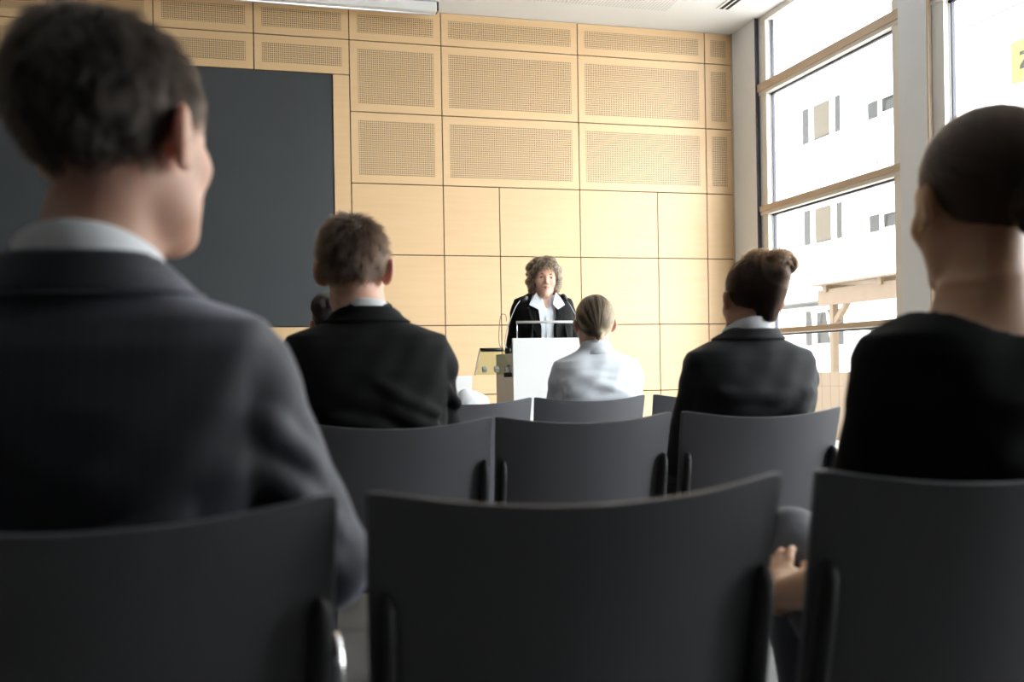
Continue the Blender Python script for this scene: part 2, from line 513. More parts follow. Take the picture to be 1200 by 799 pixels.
for r, z0 in enumerate((-0.2, 2.62, 5.44)):
    sh = (1.28, 4.0, 6.74)[r]
    dz = sh - 6.74
    W = [(20.5, 21.15, 6.82 + dz, 7.24 + dz, 'tilt'), (21.3, 21.72, 6.82 + dz, 7.24 + dz, ''),
         (22.86, 23.13, 6.85 + dz, 7.78 + dz, ''), (23.36, 24.12, 6.85 + dz, 7.78 + dz, 'blind' if r else 'tilt'), (24.34, 24.68, 6.85 + dz, 7.80 + dz, '')]
    container(20.0, 25.75, z0, 'white container with small and triple windows, %s of the middle stack' % names[r], W)
    container(25.75, 31.5, z0, 'white container farthest away behind the corner column, %s' % names[r], [(25.95, 26.2, 6.88 + dz, 7.9 + dz, ''), (27.6, 28.4, 6.88 + dz, 7.8 + dz, 'blind')])
    container(14.25, 20.0, z0, 'white container %s seen through the second tall window' % ['at ground level', 'at middle level', 'at top level with the yellow sign,'][r], [(14.8, 15.4, 6.88 + dz, 7.8 + dz, '')] if r < 2 else [])
sg = empty('yellow_sign', (FA - 0.06, 16.30, 6.80))
MB().box(-0.02, 0.02, -0.58, 0.58, -0.41, 0.41).build('sign_board', m_yellow, sg)
zq = MB()      # letter Z, read from inside the room (its left end is at larger Y)
zq.box(-0.028, -0.02, 0.02, 0.34, 0.10, 0.17).box(-0.028, -0.02, 0.02, 0.34, -0.17, -0.10)
zq.add([(x, y, z) for x in (-0.028, -0.02) for (y, z) in ((0.34, -0.10), (0.24, -0.10), (0.02, 0.10), (0.12, 0.10))], [(0, 1, 2, 3), (7, 6, 5, 4), (0, 4, 5, 1), (1, 5, 6, 2), (2, 6, 7, 3), (3, 7, 4, 0)])
zq.build('lettering', m_signtext, sg)
tag(sg, 'yellow sign with a dark letter Z on the white container outside', 'sign')
# tiled roof building behind
h = empty('tiled_house', (19.5, 18.5, -0.2))
MB().box(0, 6, -4, 4.5, 0, 9.0).build('house_wall', m_box, h)
MB().add([(-0.4, -4.3, 8.9), (-0.4, 4.8, 8.9), (6.4, 4.8, 8.9), (6.4, -4.3, 8.9), (3, -4.3, 12.0), (3, 4.8, 12.0)], [(0, 1, 5, 4), (2, 3, 4, 5), (0, 4, 3), (1, 2, 5), (3, 2, 1, 0)]).build('tiled_roof', m_roof, h)
MB().box(1.0, 1.8, -0.3, 0.5, 9.5, 12.4).build('chimney', m_brick, h)
tag(h, 'house with grey roof and brick chimney beyond the containers', 'house')
# timber canopy in the yard
t = empty('timber_canopy', (9.0, 14.0, -0.2))
MB().box(-0.06, 0.06, -5.6, 0.35, 2.05, 2.30).build('beam', m_timber, t)
MB().box(1.9, 2.02, -5.6, 0.35, 2.05, 2.30).build('beam', m_timber, t)
for yy in (-5.4, -3.9, -2.6, -1.3, 0.1):
    MB().box(-0.1, 2.1, yy - 0.05, yy + 0.05, 2.26, 2.36).build('rafter', m_timber, t)
MB().box(-0.15, 2.2, -5.65, 0.4, 2.36, 2.39).build('roof_boards', m_timber, t)
for x in (0, 1.96):
    for yy in (0.0, -5.2):
        MB().box(x - 0.05, x + 0.05, yy - 0.05, yy + 0.05, 0, 2.06).build('post', m_timber, t)
MB().add([(x, y, z) for x in (-0.04, 0.04) for (y, z) in ((-0.05, 1.72), (-0.05, 1.84), (-0.33, 2.06), (-0.42, 2.06))], [(0, 1, 2, 3), (7, 6, 5, 4), (0, 4, 5, 1), (1, 5, 6, 2), (2, 6, 7, 3), (3, 7, 4, 0)]).build('brace', m_timber, t)
tag(t, 'raw timber canopy on posts standing in the yard outside', 'canopy')
f = empty('timber_hoarding', (8.2, 12.5, -0.2))
for k in range(34):
    MB().box(0, 0.03, -6 + k * 0.22, -6 + k * 0.22 + 0.212, 0.05, 1.02).build('board', m_timber, f)
MB().box(0.03, 0.09, -6, 1.48, 0.8, 0.9).build('rail', m_timber, f)
tag(f, 'low raw timber board fence in the yard outside', 'fence')
cb = MB().tube(bez([(9.0, 14.0, 1.66), (9.0, 13.6, 1.5), (9.0, 13.0, 1.42), (9.0, 12.0, 1.48), (9.0, 8.8, 1.7)], 10), 0.008, 6).build('hanging_cable', m_seal, smooth=True)
tag(cb, 'thin dark cable strung below the timber canopy outside', 'cable')

# ------------------------------------------------------------------ chairs
def shell_mesh(hw, ztop, zbot, dip, sag, th, lean, nu=28, nv=14):
    def P(u, v, side):
        z = zbot + (ztop - dip * (1 - u * u) - zbot) * v
        taper = 1 - 0.05 * (1 - v)
        x = u * hw * taper
        y = (ztop - z) * lean + 0.10 * max(0, 0.62 - z) ** 1.5 - sag * (1 - u * u)
        if abs(u) > 0.93:                                  # small rounded corners
            z -= 0.004 * ((abs(u) - 0.93) / 0.07) ** 2 * (1 if v > 0.9 else 0)
        return (x, y + side * th, z)
    vs, fs = [], []
    us = [-1, -0.985, -0.96, -0.93] + [-0.9 + 1.8 * i / nu for i in range(nu + 1)] + [0.93, 0.96, 0.985, 1]
    vv = [j / nv for j in range(nv + 1)]
    n, m = len(us), len(vv)
    for side in (0, 1):
        for v in vv:
            for u in us:
                vs.append(P(u, v, side))
    I = lambda s, j, i: s * n * m + j * n + i
    for j in range(m - 1):
        for i in range(n - 1):
            fs.append((I(0, j, i), I(0, j, i + 1), I(0, j + 1, i + 1), I(0, j + 1, i)))
            fs.append((I(1, j, i), I(1, j + 1, i), I(1, j + 1, i + 1), I(1, j, i + 1)))
    for i in range(n - 1):
        fs.append((I(0, m - 1, i), I(0, m - 1, i + 1), I(1, m - 1, i + 1), I(1, m - 1, i)))
        fs.append((I(0, 0, i + 1), I(0, 0, i), I(1, 0, i), I(1, 0, i + 1)))
    for j in range(m - 1):
        fs.append((I(0, j + 1, 0), I(1, j + 1, 0), I(1, j, 0), I(0, j, 0)))
        fs.append((I(0, j, n - 1), I(1, j, n - 1), I(1, j + 1, n - 1), I(0, j + 1, n - 1)))
    return MB().add(vs, fs)

LEAN = 0.22
def make_chair():
    r = empty('conference_chair', (0, 0, 0))
    o = shell_mesh(0.230, 0.860, 0.44, 0.022, 0.042, 0.011, LEAN).build('backrest', m_shell, r, bevel=0.0025)
    # seat: shallow dished pan
    vs, fs = [], []
    n = 16
    for side in (0, 1):
        for j in range(n + 1):
            for i in range(n + 1):
                u, v = -1 + 2 * i / n, j / n
                z = 0.455 - 0.018 * (1 - u * u) * math.sin(math.pi * min(1, v * 1.1)) - (0.035 * max(0, (v - 0.75) / 0.25) ** 2) - 0.014 * side
                vs.append((u * 0.222 * (1 - 0.06 * v), 0.13 + 0.42 * v, z))
    I = lambda s, j, i: s * (n + 1) ** 2 + j * (n + 1) + i
    for j in range(n):
        for i in range(n):
            fs.append((I(0, j, i), I(0, j, i + 1), I(0, j + 1, i + 1), I(0, j + 1, i)))
            fs.append((I(1, j, i), I(1, j + 1, i), I(1, j + 1, i + 1), I(1, j, i + 1)))
    for i in range(n):
        fs.append((I(0, 0, i), I(1, 0, i), I(1, 0, i + 1), I(0, 0, i + 1)))
        fs.append((I(0, n, i), I(0, n, i + 1), I(1, n, i + 1), I(1, n, i)))
        fs.append((I(0, i, 0), I(0, i + 1, 0), I(1, i + 1, 0), I(1, i, 0)))
        fs.append((I(0, i, n), I(1, i, n), I(1, i + 1, n), I(0, i + 1, n)))
    MB().add(vs, fs).build('seat', m_shell, r, bevel=0.003)
    for sx in (-1, 1):
        # black plastic socket that carries the shell, on its back edge
        m = MB()
        pts = [(sx * 0.2115, (0.86 - z) * LEAN - 0.006 - 0.012 * k, z) for z, k in ((0.752, 0.0), (0.747, 0.5), (0.735, 0.9), (0.70, 1), (0.60, 1), (0.50, 1), (0.43, 0.9))]
        m.tube(pts, [0.003, 0.008, 0.0108, 0.012, 0.0125, 0.013, 0.012], 14)
        m.build('back_post', m_post, r, smooth=True)
        MB().tube([(sx * 0.205, 0.50, 0.435), (sx * 0.205, 0.52, 0.41), (sx * 0.215, 0.53, 0.012)], 0.011).build('leg', m_chrome, r, smooth=True)
        MB().tube([(sx * 0.2085, 0.085, 0.44), (sx * 0.21, 0.07, 0.40), (sx * 0.215, -0.02, 0.012)], 0.011).build('leg', m_chrome, r, smooth=True)
        MB().tube([(sx * 0.205, 0.08, 0.425), (sx * 0.205, 0.51, 0.425)], 0.011).build('side_rail', m_chrome, r, smooth=True)
    # aluminium arm loop on the right-hand side only, shared by neighbours
    MB().tube(bez([(0.2085, 0.30, 0.425), (0.236, 0.255, 0.45), (0.241, 0.19, 0.50), (0.241, 0.16, 0.60), (0.241, 0.155, 0.635), (0.241, 0.18, 0.662), (0.241, 0.24, 0.665), (0.241, 0.32, 0.665)], 6), 0.0085).build('arm_tube', m_chrome, r, smooth=True)
    MB().box(0.2, 0.25, -0.012 + 0.1, 0.012 + 0.1, 0.40, 0.425).build('row_link', m_black, r, bevel=0.003)
    return r
ROWY = (1.01, 2.39, 3.78)
chair = make_chair()
SEATS = [(0.352, 1.01, 'empty dark chair in the nearest row, nobody sitting on it'),
         (-0.135, 1.01, 'dark chair carrying the man in the pinstriped suit, nearest row'),
         (0.856, 1.01, 'dark chair carrying the woman in the black short sleeved top, nearest row'),
         (0.367, 2.39, 'dark chair of the short-haired man in black, second row'),
         (0.835, 2.39, 'empty dark chair in the second row, behind the woman in the pale shirt'),
         (1.324, 2.39, 'dark chair of the woman in black jacket with pinned up curls'),
         (0.872, 3.78, 'empty dark chair in the front row, left of the woman in the pale shirt'),
         (1.342, 3.78, 'dark chair under the woman in the pale blue shirt, front row'),
         (1.838, 3.78, 'empty dark chair in the front row, right of the woman in the pale shirt'),
         (0.385, 3.78, 'dark chair under the dark-haired woman with a bun, front row')]
for i, (x, y, lab) in enumerate(SEATS):
    o = chair if i == 0 else copy_tree(chair)
    o.location = (x, y, 0)
    tag(o, lab, 'chair', 'dark conference chairs in rows')

# ------------------------------------------------------------------ lectern and what stands by it
LX, LY = 1.785, 5.55
le = empty('lectern', (LX, LY, 0))
MB().box(-0.275, 0.275, 0.0, 0.022, 0.02, 1.137).build('front_panel', m_white, le, bevel=0.002)
for sx in (-1, 1):
    MB().box(sx * 0.262 - 0.011, sx * 0.262 + 0.011, 0.022, 0.40, 0.02, 1.05).build('side_panel', m_white, le, bevel=0.002)
MB().box(-0.262, 0.262, 0.03, 0.43, 1.03, 1.052).build('desk_top', m_white, le, bevel=0.002)
MB().box(-0.25, 0.25, 0.04, 0.38, 0.40, 0.42).build('shelf', m_white, le)
MB().box(-0.30, 0.30, -0.02, 0.45, 0.0, 0.02).build('base_plate', m_chrome, le, bevel=0.003)
for sx in (-1, 1):
    MB().tube([(sx * 0.246, 0.011, 1.135), (sx * 0.246, 0.011, 1.232 if sx > 0 else 1.232)], 0.0035, 8).build('rail_post', m_chrome, le, smooth=True)
MB().tube([(-0.250, 0.011, 1.228), (0.250, 0.011, 1.228)], 0.0075, 10).build('top_rail', m_frame, le, smooth=True)
MB().box(-0.244, 0.244, 0.009, 0.013, 1.138, 1.222).build('glass_screen', m_glass, le)
# tilted glass side shelf on the left flank
MS = Matrix.Translation((-0.30, 0.10, 0.985)) @ Matrix.Rotation(math.radians(40), 4, 'X')
g = MB().add([MS @ Vector(p) for p in [(-0.185, -0.08, 0), (0.02, -0.08, 0), (0.02, 0.13, 0), (-0.115, 0.13, 0), (-0.185, -0.08, 0.008), (0.02, -0.08, 0.008), (0.02, 0.13, 0.008), (-0.115, 0.13, 0.008)]],
             [(3, 2, 1, 0), (4, 5, 6, 7), (0, 1, 5, 4), (1, 2, 6, 5), (2, 3, 7, 6), (3, 0, 4, 7)]).build('glass_shelf', m_deskglass, le)
MB().tube([MS @ Vector(p) for p in [(-0.118, 0.135, 0.006), (0.02, 0.135, 0.006)]], 0.011, 8).build('shelf_edge', m_black, le, smooth=True)
MB().tube([MS @ Vector(p) for p in [(-0.187, -0.08, 0.004), (-0.118, 0.135, 0.004)]], 0.006, 8).build('shelf_side', m_tan, le, smooth=True)
for x in (-0.13, -0.06, 0.0):
    MB().box(x - 0.014, x + 0.010, -0.072, -0.045, 0.009, 0.034, M=MS).build('shelf_bracket', mat('grey_bracket', (0.30, 0.31, 0.30), 0.5) if x == -0.13 else bpy.data.materials['grey_bracket'], le, bevel=0.002)
MB().tube([(-0.262, 0.12, 0.93), (-0.275, 0.10, 0.985)], 0.008, 8).build('shelf_arm', m_black, le, smooth=True)
MB().tube([(-0.315, 0.05, 0.93), (-0.27, 0.05, 0.93)], [0.013, 0.013], 14).build('clamp_knob', m_black, le, smooth=True)
tag(le, 'white lectern with a glass side shelf in front of the speaker', 'lectern')

def mic(pts, tip, label):
    r = empty('gooseneck_microphone', pts[0])
    L = lambda p: Vector(p) - Vector(pts[0])
    MB().tube([(0, 0, -0.012), (0, 0, 0.02)], [0.016, 0.013], 14).build('base', m_black, r, smooth=True)
    MB().tube([L(p) for p in bez(pts, 10)], 0.0029, 8).build('neck', m_steel, r, smooth=True)
    a, b = L(pts[-1]), L(tip)
    q = [a + (b - a) * t for t in (0, .2, .45, .7, .9, 1)]
    MB().tube(q, [0.006, 0.013, 0.0165, 0.0165, 0.012, 0.004], 12).build('microphone_head', m_black, r, smooth=True)
    return tag(r, label, 'microphone', 'gooseneck microphones on the lectern')
mic([(1.525, 5.70, 1.064), (1.505, 5.70, 1.12), (1.53, 5.71, 1.22), (1.575, 5.72, 1.32), (1.608, 5.73, 1.362)], (1.655, 5.74, 1.384), 'silver gooseneck microphone bending up at the left of the lectern')
mic([(2.03, 5.70, 1.064), (2.025, 5.70, 1.13), (1.96, 5.72, 1.25), (1.91, 5.72, 1.335), (1.895, 5.73, 1.36)], (1.865, 5.74, 1.400), 'gooseneck microphone leaning from the right end of the lectern')
wl = MB().tube(bez([(1.515, 5.72, 1.058), (1.478, 5.72, 1.10), (1.475, 5.72, 1.18), (1.487, 5.72, 1.272), (1.515, 5.72, 1.278), (1.522, 5.72, 1.24)], 8), 0.0022, 6).build('bent_wire', m_wire, smooth=True)
tag(wl, 'thin bent wire loop standing at the left edge of the lectern', 'wire')

# side table with things, left of the lectern
tb = empty('side_table', (0.85, 5.2, 0))
MB().box(-0.45, 0.45, -0.27, 0.27, 0.742, 0.768).build('table_top', m_white, tb, bevel=0.003)
for sx in (-1, 1):
    for sy in (-1, 1):
        MB().tube([(sx * 0.41, sy * 0.23, 0), (sx * 0.41, sy * 0.23, 0.742)], 0.018).build('leg', m_chrome, tb, smooth=True)
tag(tb, 'white side table left of the lectern, mostly hidden by chairs', 'table')
bx = empty('name_card', (1.112, 5.24, 0.768))
MB().add([(-0.11, -0.035, 0), (0.075, -0.035, 0), (0.09, 0.0, 0.165), (-0.11, 0.0, 0.165), (-0.11, -0.031, 0), (0.075, -0.031, 0), (0.088, 0.004, 0.165), (-0.11, 0.004, 0.165)], [(0, 1, 2, 3), (7, 6, 5, 4), (0, 4, 5, 1), (1, 5, 6, 2), (2, 6, 7, 3), (3, 7, 4, 0)]).build('front_face', m_white, bx)
MB().add([(-0.11, 0.04, 0), (0.075, 0.04, 0), (0.088, 0.005, 0.165), (-0.11, 0.005, 0.165), (-0.11, 0.044, 0), (0.075, 0.044, 0), (0.088, 0.009, 0.165), (-0.11, 0.009, 0.165)], [(3, 2, 1, 0), (4, 5, 6, 7), (1, 5, 4, 0), (2, 6, 5, 1), (3, 7, 6, 2), (0, 4, 7, 3)]).build('rear_face', m_white, bx)
tag(bx, 'blank white folded card standing on the side table', 'card')

# ------------------------------------------------------------------ people: distance fields turned into single continuous surfaces
def axis(lo, hi, coarse, zones=()):
    out = [lo]
    while out[-1] < hi:
        x = out[-1]
        st = coarse
        for a, b, fstep in zones:
            if a <= x < b: st = min(st, fstep)
        out.append(x + st)
    return np.array(out, np.float32)

class Field:
    def __init__(s, xs, ys, zs):
        s.ax = (xs, ys, zs)
        s.d = np.full((len(xs), len(ys), len(zs)), 1.0, np.float32)
    def _sub(s, lo, hi):
        sl = []
        for a, l, h in zip(s.ax, lo, hi):
            i, j = np.searchsorted(a, l), np.searchsorted(a, h)
            sl.append(slice(max(0, i - 1), min(len(a), j + 1)))
        return tuple(sl)
    def op(s, prim, k=0.0, mode='add', pad=None):
        fn, lo, hi = prim
        pad = (k + 0.03) if pad is None else pad
        sl = s._sub([l - pad for l in lo], [h + pad for h in hi])
        X, Y, Z = (a[q] for a, q in zip(s.ax, sl))
        if min(len(X), len(Y), len(Z)) == 0: return s
        b = fn(X[:, None, None], Y[None, :, None], Z[None, None, :])
        a = s.d[sl]
        b = np.broadcast_to(b, a.shape)
        if mode == 'sub': a, b = -a, b
        if k > 0:
            h = np.clip(0.5 + 0.5 * (a - b) / k, 0, 1)
            r = a * (1 - h) + b * h - k * h * (1 - h)
        else:
            r = np.minimum(a, b)
        s.d[sl] = -r if mode == 'sub' else r
        return s
    def add(s, prim, k=0.0, pad=None): return s.op(prim, k, 'add', pad)
    def sub(s, prim, k=0.0, pad=None): return s.op(prim, k, 'sub', pad)
    def cut(s, fn):
        """keep where fn <= 0 (whole grid)"""
        X, Y, Z = s.ax
        s.d = np.maximum(s.d, np.broadcast_to(fn(X[:, None, None], Y[None, :, None], Z[None, None, :]), s.d.shape)).astype(np.float32)
        return s
    def mesh(s, smooth=1):
        d = s.d
        d[0], d[-1] = np.maximum(d[0], .01), np.maximum(d[-1], .01)
        d[:, 0], d[:, -1] = np.maximum(d[:, 0], .01), np.maximum(d[:, -1], .01)
        d[:, :, 0], d[:, :, -1] = np.maximum(d[:, :, 0], .01), np.maximum(d[:, :, -1], .01)
        d = np.where(np.abs(d) < 1e-7, 1e-7, d)
        nx, ny, nz = d.shape
        neg = d < 0
        ids, wts = [], []
        quads = []
        cid = lambda i, j, k: (i.astype(np.int64) * ny + j) * nz + k
        for a in range(3):
            s0 = [slice(None)] * 3; s1 = [slice(None)] * 3
            s0[a] = slice(0, -1); s1[a] = slice(1, None)
            m = neg[tuple(s0)] != neg[tuple(s1)]
            idx = np.argwhere(m)
            if len(idx) == 0: continue
            i1 = idx.copy(); i1[:, a] += 1
            d0, d1 = d[tuple(idx.T)], d[tuple(i1.T)]
            t = d0 / (d0 - d1)
            P = np.stack([s.ax[c][idx[:, c]] for c in range(3)], 1).astype(np.float64)
            P[:, a] += t * (s.ax[a][i1[:, a]] - s.ax[a][idx[:, a]])
            b, c = (a + 1) % 3, (a + 2) % 3
            four = []
            for ob, oc in ((-1, -1), (0, -1), (0, 0), (-1, 0)):
                q = idx.copy(); q[:, b] += ob; q[:, c] += oc
                four.append(cid(q[:, 0], q[:, 1], q[:, 2]))
            for f in four:
                ids.append(f); wts.append(P)
            flip = ~neg[tuple(idx.T)]
            Q = np.stack(four, 1)
            Q[flip] = Q[flip][:, ::-1]
            quads.append(Q)
        ids = np.concatenate(ids); P = np.concatenate(wts); Q = np.concatenate(quads)
        u, inv = np.unique(ids, return_inverse=True)
        cnt = np.bincount(inv, minlength=len(u))
        V = np.stack([np.bincount(inv, P[:, c], len(u)) / cnt for c in range(3)], 1)
        F = np.searchsorted(u, Q)
        for _ in range(smooth):
            E0 = np.concatenate([F[:, i] for i in range(4)]); E1 = np.concatenate([F[:, (i + 1) % 4] for i in range(4)])
            n = np.bincount(E0, minlength=len(V)) + np.bincount(E1, minlength=len(V))
            A = np.stack([(np.bincount(E0, V[E1, c], len(V)) + np.bincount(E1, V[E0, c], len(V))) / np.maximum(n, 1) for c in range(3)], 1)
            V = V * 0.45 + A * 0.55
        return V, F
    def prep(s):
        s.g = np.stack(np.gradient(s.d, *s.ax), -1)
        return s
    def sample(s, P):
        """trilinear value and unit gradient on a uniform grid"""
        st = np.array([a[1] - a[0] for a in s.ax]); o = np.array([a[0] for a in s.ax])
        q = (P - o) / st
        n = np.array(s.d.shape) - 2
        i = np.clip(np.floor(q).astype(int), 0, n); f = np.clip(q - i, 0, 1)
        v, g = 0, 0
        for a in (0, 1):
            for b in (0, 1):
                for c in (0, 1):
                    w = (f[:, 0] if a else 1 - f[:, 0]) * (f[:, 1] if b else 1 - f[:, 1]) * (f[:, 2] if c else 1 - f[:, 2])
                    v = v + w * s.d[i[:, 0] + a, i[:, 1] + b, i[:, 2] + c]
                    g = g + w[:, None] * s.g[i[:, 0] + a, i[:, 1] + b, i[:, 2] + c]
        return v, g / (np.linalg.norm(g, axis=1, keepdims=True) + 1e-9)

def np_object(name, V, F, m, parent):
    me = bpy.data.meshes.new(name)
    me.from_pydata(V.tolist(), [], F.tolist())
    me.polygons.foreach_set('use_smooth', np.ones(len(F), bool))
    me.materials.append(m)
    o = bpy.data.objects.new(name, me)
    C.collection.objects.link(o)
    o.parent = parent
    return o

def cap(a, b, ra, rb=None):
    rb = ra if rb is None else rb
    a, b = np.array(a, float), np.array(b, float)
    ab = b - a; L = float(ab @ ab) + 1e-12
    def fn(X, Y, Z):
        t = np.clip(((X - a[0]) * ab[0] + (Y - a[1]) * ab[1] + (Z - a[2]) * ab[2]) / L, 0, 1)
        return np.sqrt((X - a[0] - t * ab[0]) ** 2 + (Y - a[1] - t * ab[1]) ** 2 + (Z - a[2] - t * ab[2]) ** 2) - (ra + (rb - ra) * t)
    r = max(ra, rb)
    return fn, np.minimum(a, b) - r, np.maximum(a, b) + r
def ell(c, r, R=None):
    c, r = np.array(c, float), np.array(r, float)
    def fn(X, Y, Z):
        x, y, z = X - c[0], Y - c[1], Z - c[2]
        if R is not None:
            x, y, z = (R[0][i] * x + R[1][i] * y + R[2][i] * z for i in range(3))   # R^T p
        k0 = np.sqrt((x / r[0]) ** 2 + (y / r[1]) ** 2 + (z / r[2]) ** 2)
        k1 = np.sqrt((x / r[0] ** 2) ** 2 + (y / r[1] ** 2) ** 2 + (z / r[2] ** 2) ** 2)
        return k0 * (k0 - 1) / (k1 + 1e-6)
    m = r.max() if R is not None else r
    return fn, c - m, c + m
def rotz(a): return np.array([[math.cos(a), -math.sin(a), 0], [math.sin(a), math.cos(a), 0], [0, 0, 1]])
def rotx(a): return np.array([[1, 0, 0], [0, math.cos(a), -math.sin(a)], [0, math.sin(a), math.cos(a)]])
def roty(a): return np.array([[math.cos(a), 0, math.sin(a)], [0, 1, 0], [-math.sin(a), 0, math.cos(a)]])
def loft(levels, n=2.5):
    """stack of superellipse sections (z, half width, half depth, centre y[, centre x])"""
    L = sorted(levels)
    z = np.array([l[0] for l in L])
    A = [np.array([l[i] if len(l) > i else 0.0 for l in L]) for i in range(1, 5)]
    def fn(X, Y, Z):
        a, b, yc, xc = (np.interp(Z, z, q) for q in A)
        k = (np.abs((X - xc) / a) ** n + np.abs((Y - yc) / b) ** n) ** (1 / n)
        d = (k - 1) * np.minimum(a, b)
        return np.maximum(d, np.maximum(z[0] - Z, Z - z[-1]))
    lo = (min(-A[0] + A[3]), min(A[2] - A[1]), z[0]); hi = (max(A[0] + A[3]), max(A[2] + A[1]), z[-1])
    return fn, np.array(lo), np.array(hi)
def framed(prim, c, R, s=1.0):
    """place a primitive given in a local frame"""
    fn, lo, hi = prim
    c = np.array(c, float)
    def f2(X, Y, Z):
        x, y, z = (X - c[0]) / s, (Y - c[1]) / s, (Z - c[2]) / s
        return fn(*(R[0][i] * x + R[1][i] * y + R[2][i] * z for i in range(3))) * s
    K = np.array([[x, y, z] for x in (lo[0], hi[0]) for y in (lo[1], hi[1]) for z in (lo[2], hi[2])]) * s @ R.T + c
    return f2, K.min(0), K.max(0)

def head_prims(female):
    """primitives of a head, ears level with the origin, +y the face: (op, prim, k)"""
    jw = 0.82 if female else 1.0
    H = [('add', ell((0, -0.014, 0.036), (0.0745, 0.097, 0.084)), 0.0),
         ('add', ell((0, 0.028, -0.022), (0.064, 0.064, 0.085)), 0.03),
         ('add', cap((-0.036 * jw, 0.02, -0.072), (0, 0.066, -0.094), 0.030 * jw, 0.021), 0.03),
         ('add', cap((0.036 * jw, 0.02, -0.072), (0, 0.066, -0.094), 0.030 * jw, 0.021), 0.03),
         ('add', ell((0, 0.074, -0.097), (0.019, 0.017, 0.016)), 0.015),
         ('add', cap((-0.033, 0.070, 0.022), (0.033, 0.070, 0.022), 0.0135), 0.02),
         ('add', ell((-0.040, 0.058, -0.026), (0.022, 0.022, 0.020)), 0.02),
         ('add', ell((0.040, 0.058, -0.026), (0.022, 0.022, 0.020)), 0.02),
         ('sub', ell((-0.032, 0.094, 0.003), (0.017, 0.014, 0.0105)), 0.012),
         ('sub', ell((0.032, 0.094, 0.003), (0.017, 0.014, 0.0105)), 0.012),
         ('add', cap((-0.021, 0.0835, 0.0085), (-0.044, 0.0755, 0.0065), 0.0048), 0.006), ('add', cap((0.021, 0.0835, 0.0085), (0.044, 0.0755, 0.0065), 0.0048), 0.006),
         ('add', cap((-0.022, 0.0820, -0.0065), (-0.043, 0.0755, -0.005), 0.0040), 0.006), ('add', cap((0.022, 0.0820, -0.0065), (0.043, 0.0755, -0.005), 0.0040), 0.006),
         ('add', cap((0, 0.083, 0.012), (0, 0.103, -0.030), 0.0065, 0.0095), 0.012),
         ('add', ell((-0.0115, 0.090, -0.034), (0.0075, 0.010, 0.007)), 0.006),
         ('add', ell((0.0115, 0.090, -0.034), (0.0075, 0.010, 0.007)), 0.006),
         ('add', ell((0, 0.080, -0.060), (0.026, 0.014, 0.019)), 0.012),
         ('sub', cap((-0.020, 0.0935, -0.060), (0.020, 0.0935, -0.060), 0.0022), 0.006)]
    for sx in (-1, 1):
        R = rotz(sx * 0.62) @ roty(sx * 0.12)
        e = 0.9 if female else 1.1
        H += [('add', ell((sx * (0.0835 if female else 0.0875), -0.012, 0.000), (0.0085 if female else 0.0095, 0.0190 * e, 0.0315 * e), R), 0.008),
              ('add', ell((sx * 0.0785, 0.000, -0.022 * e), (0.0085, 0.010, 0.012), R), 0.006),
              ('sub', ell((sx * (0.0925 if female else 0.097), 0.003, -0.001), (0.0065, 0.0095, 0.017), R), 0.005)]
    return H

def hand_prims(side, curl=0.5):
    """right hand for side=+1: wrist at origin, fingers along +y, back of the hand +z, thumb on the -x*side side"""
    P = [('add', ell((0, 0.045, 0), (0.036, 0.052, 0.0145)), 0.0), ('add', cap((0, -0.02, 0), (0, 0.02, 0), 0.024, 0.026), 0.02)]
    for i, (x, L) in enumerate(((-0.0275, 0.068), (-0.009, 0.078), (0.0095, 0.072), (0.0265, 0.056))):
        x *= side
        p = np.array([x, 0.085 - 0.004 * abs(i - 1), 0.0])
        an = -0.25 * curl
        fan = (i - 1.4) * 0.06 * side
        for j, (f, r) in enumerate(((0.45, 0.0092), (0.31, 0.0084), (0.24, 0.0074))):
            q = p + L * f * np.array([math.sin(fan), math.cos(an), math.sin(an)])
            P.append(('add', cap(p, q, r, r - 0.0008), 0.004))
            p = q; an -= 0.55 * curl
    b = np.array([-0.026 * side, 0.012, -0.006]); c = np.array([-0.046 * side, 0.045, -0.014]); e = np.array([-0.048 * side, 0.072, -0.018]); t = np.array([-0.043 * side, 0.094, -0.024])
    P += [('add', cap(b, c, 0.0135, 0.0115), 0.012), ('add', cap(c, e, 0.0105, 0.0095), 0.005), ('add', cap(e, t, 0.0095, 0.0075), 0.004)]
    return P

def sweep_band(center, ax, ay, section, drop, a0=-150, a1=150, n=56, tilt=0.0, spread=0.0):
    """band around a neck: section points (dr, dz) swept from one side of the throat round the nape to the other"""
    vs, fs = [], []
    m = len(section)
    for i in range(n + 1):
        a = math.radians(a0 + (a1 - a0) * i / n)
        w = (1 - math.cos(a)) / 2
        for dr, dz in section:
            k = 1 + spread * w
            vs.append((center[0] + math.sin(a) * (ax + dr * k), center[1] - math.cos(a) * (ay + dr * k), center[2] + dz - drop * w))
    for i in range(n):
        for j in range(m):
            a, b = i * m + j, i * m + (j + 1) % m
            fs.append((a, b, b + m, a + m))
    fs.append(tuple(range(m - 1, -1, -1))); fs.append(tuple(n * m + j for j in range(m)))
    return MB().add(vs, fs)

def smoothstep(x): 
    x = np.clip(x, 0, 1); return x * x * (3 - 2 * x)

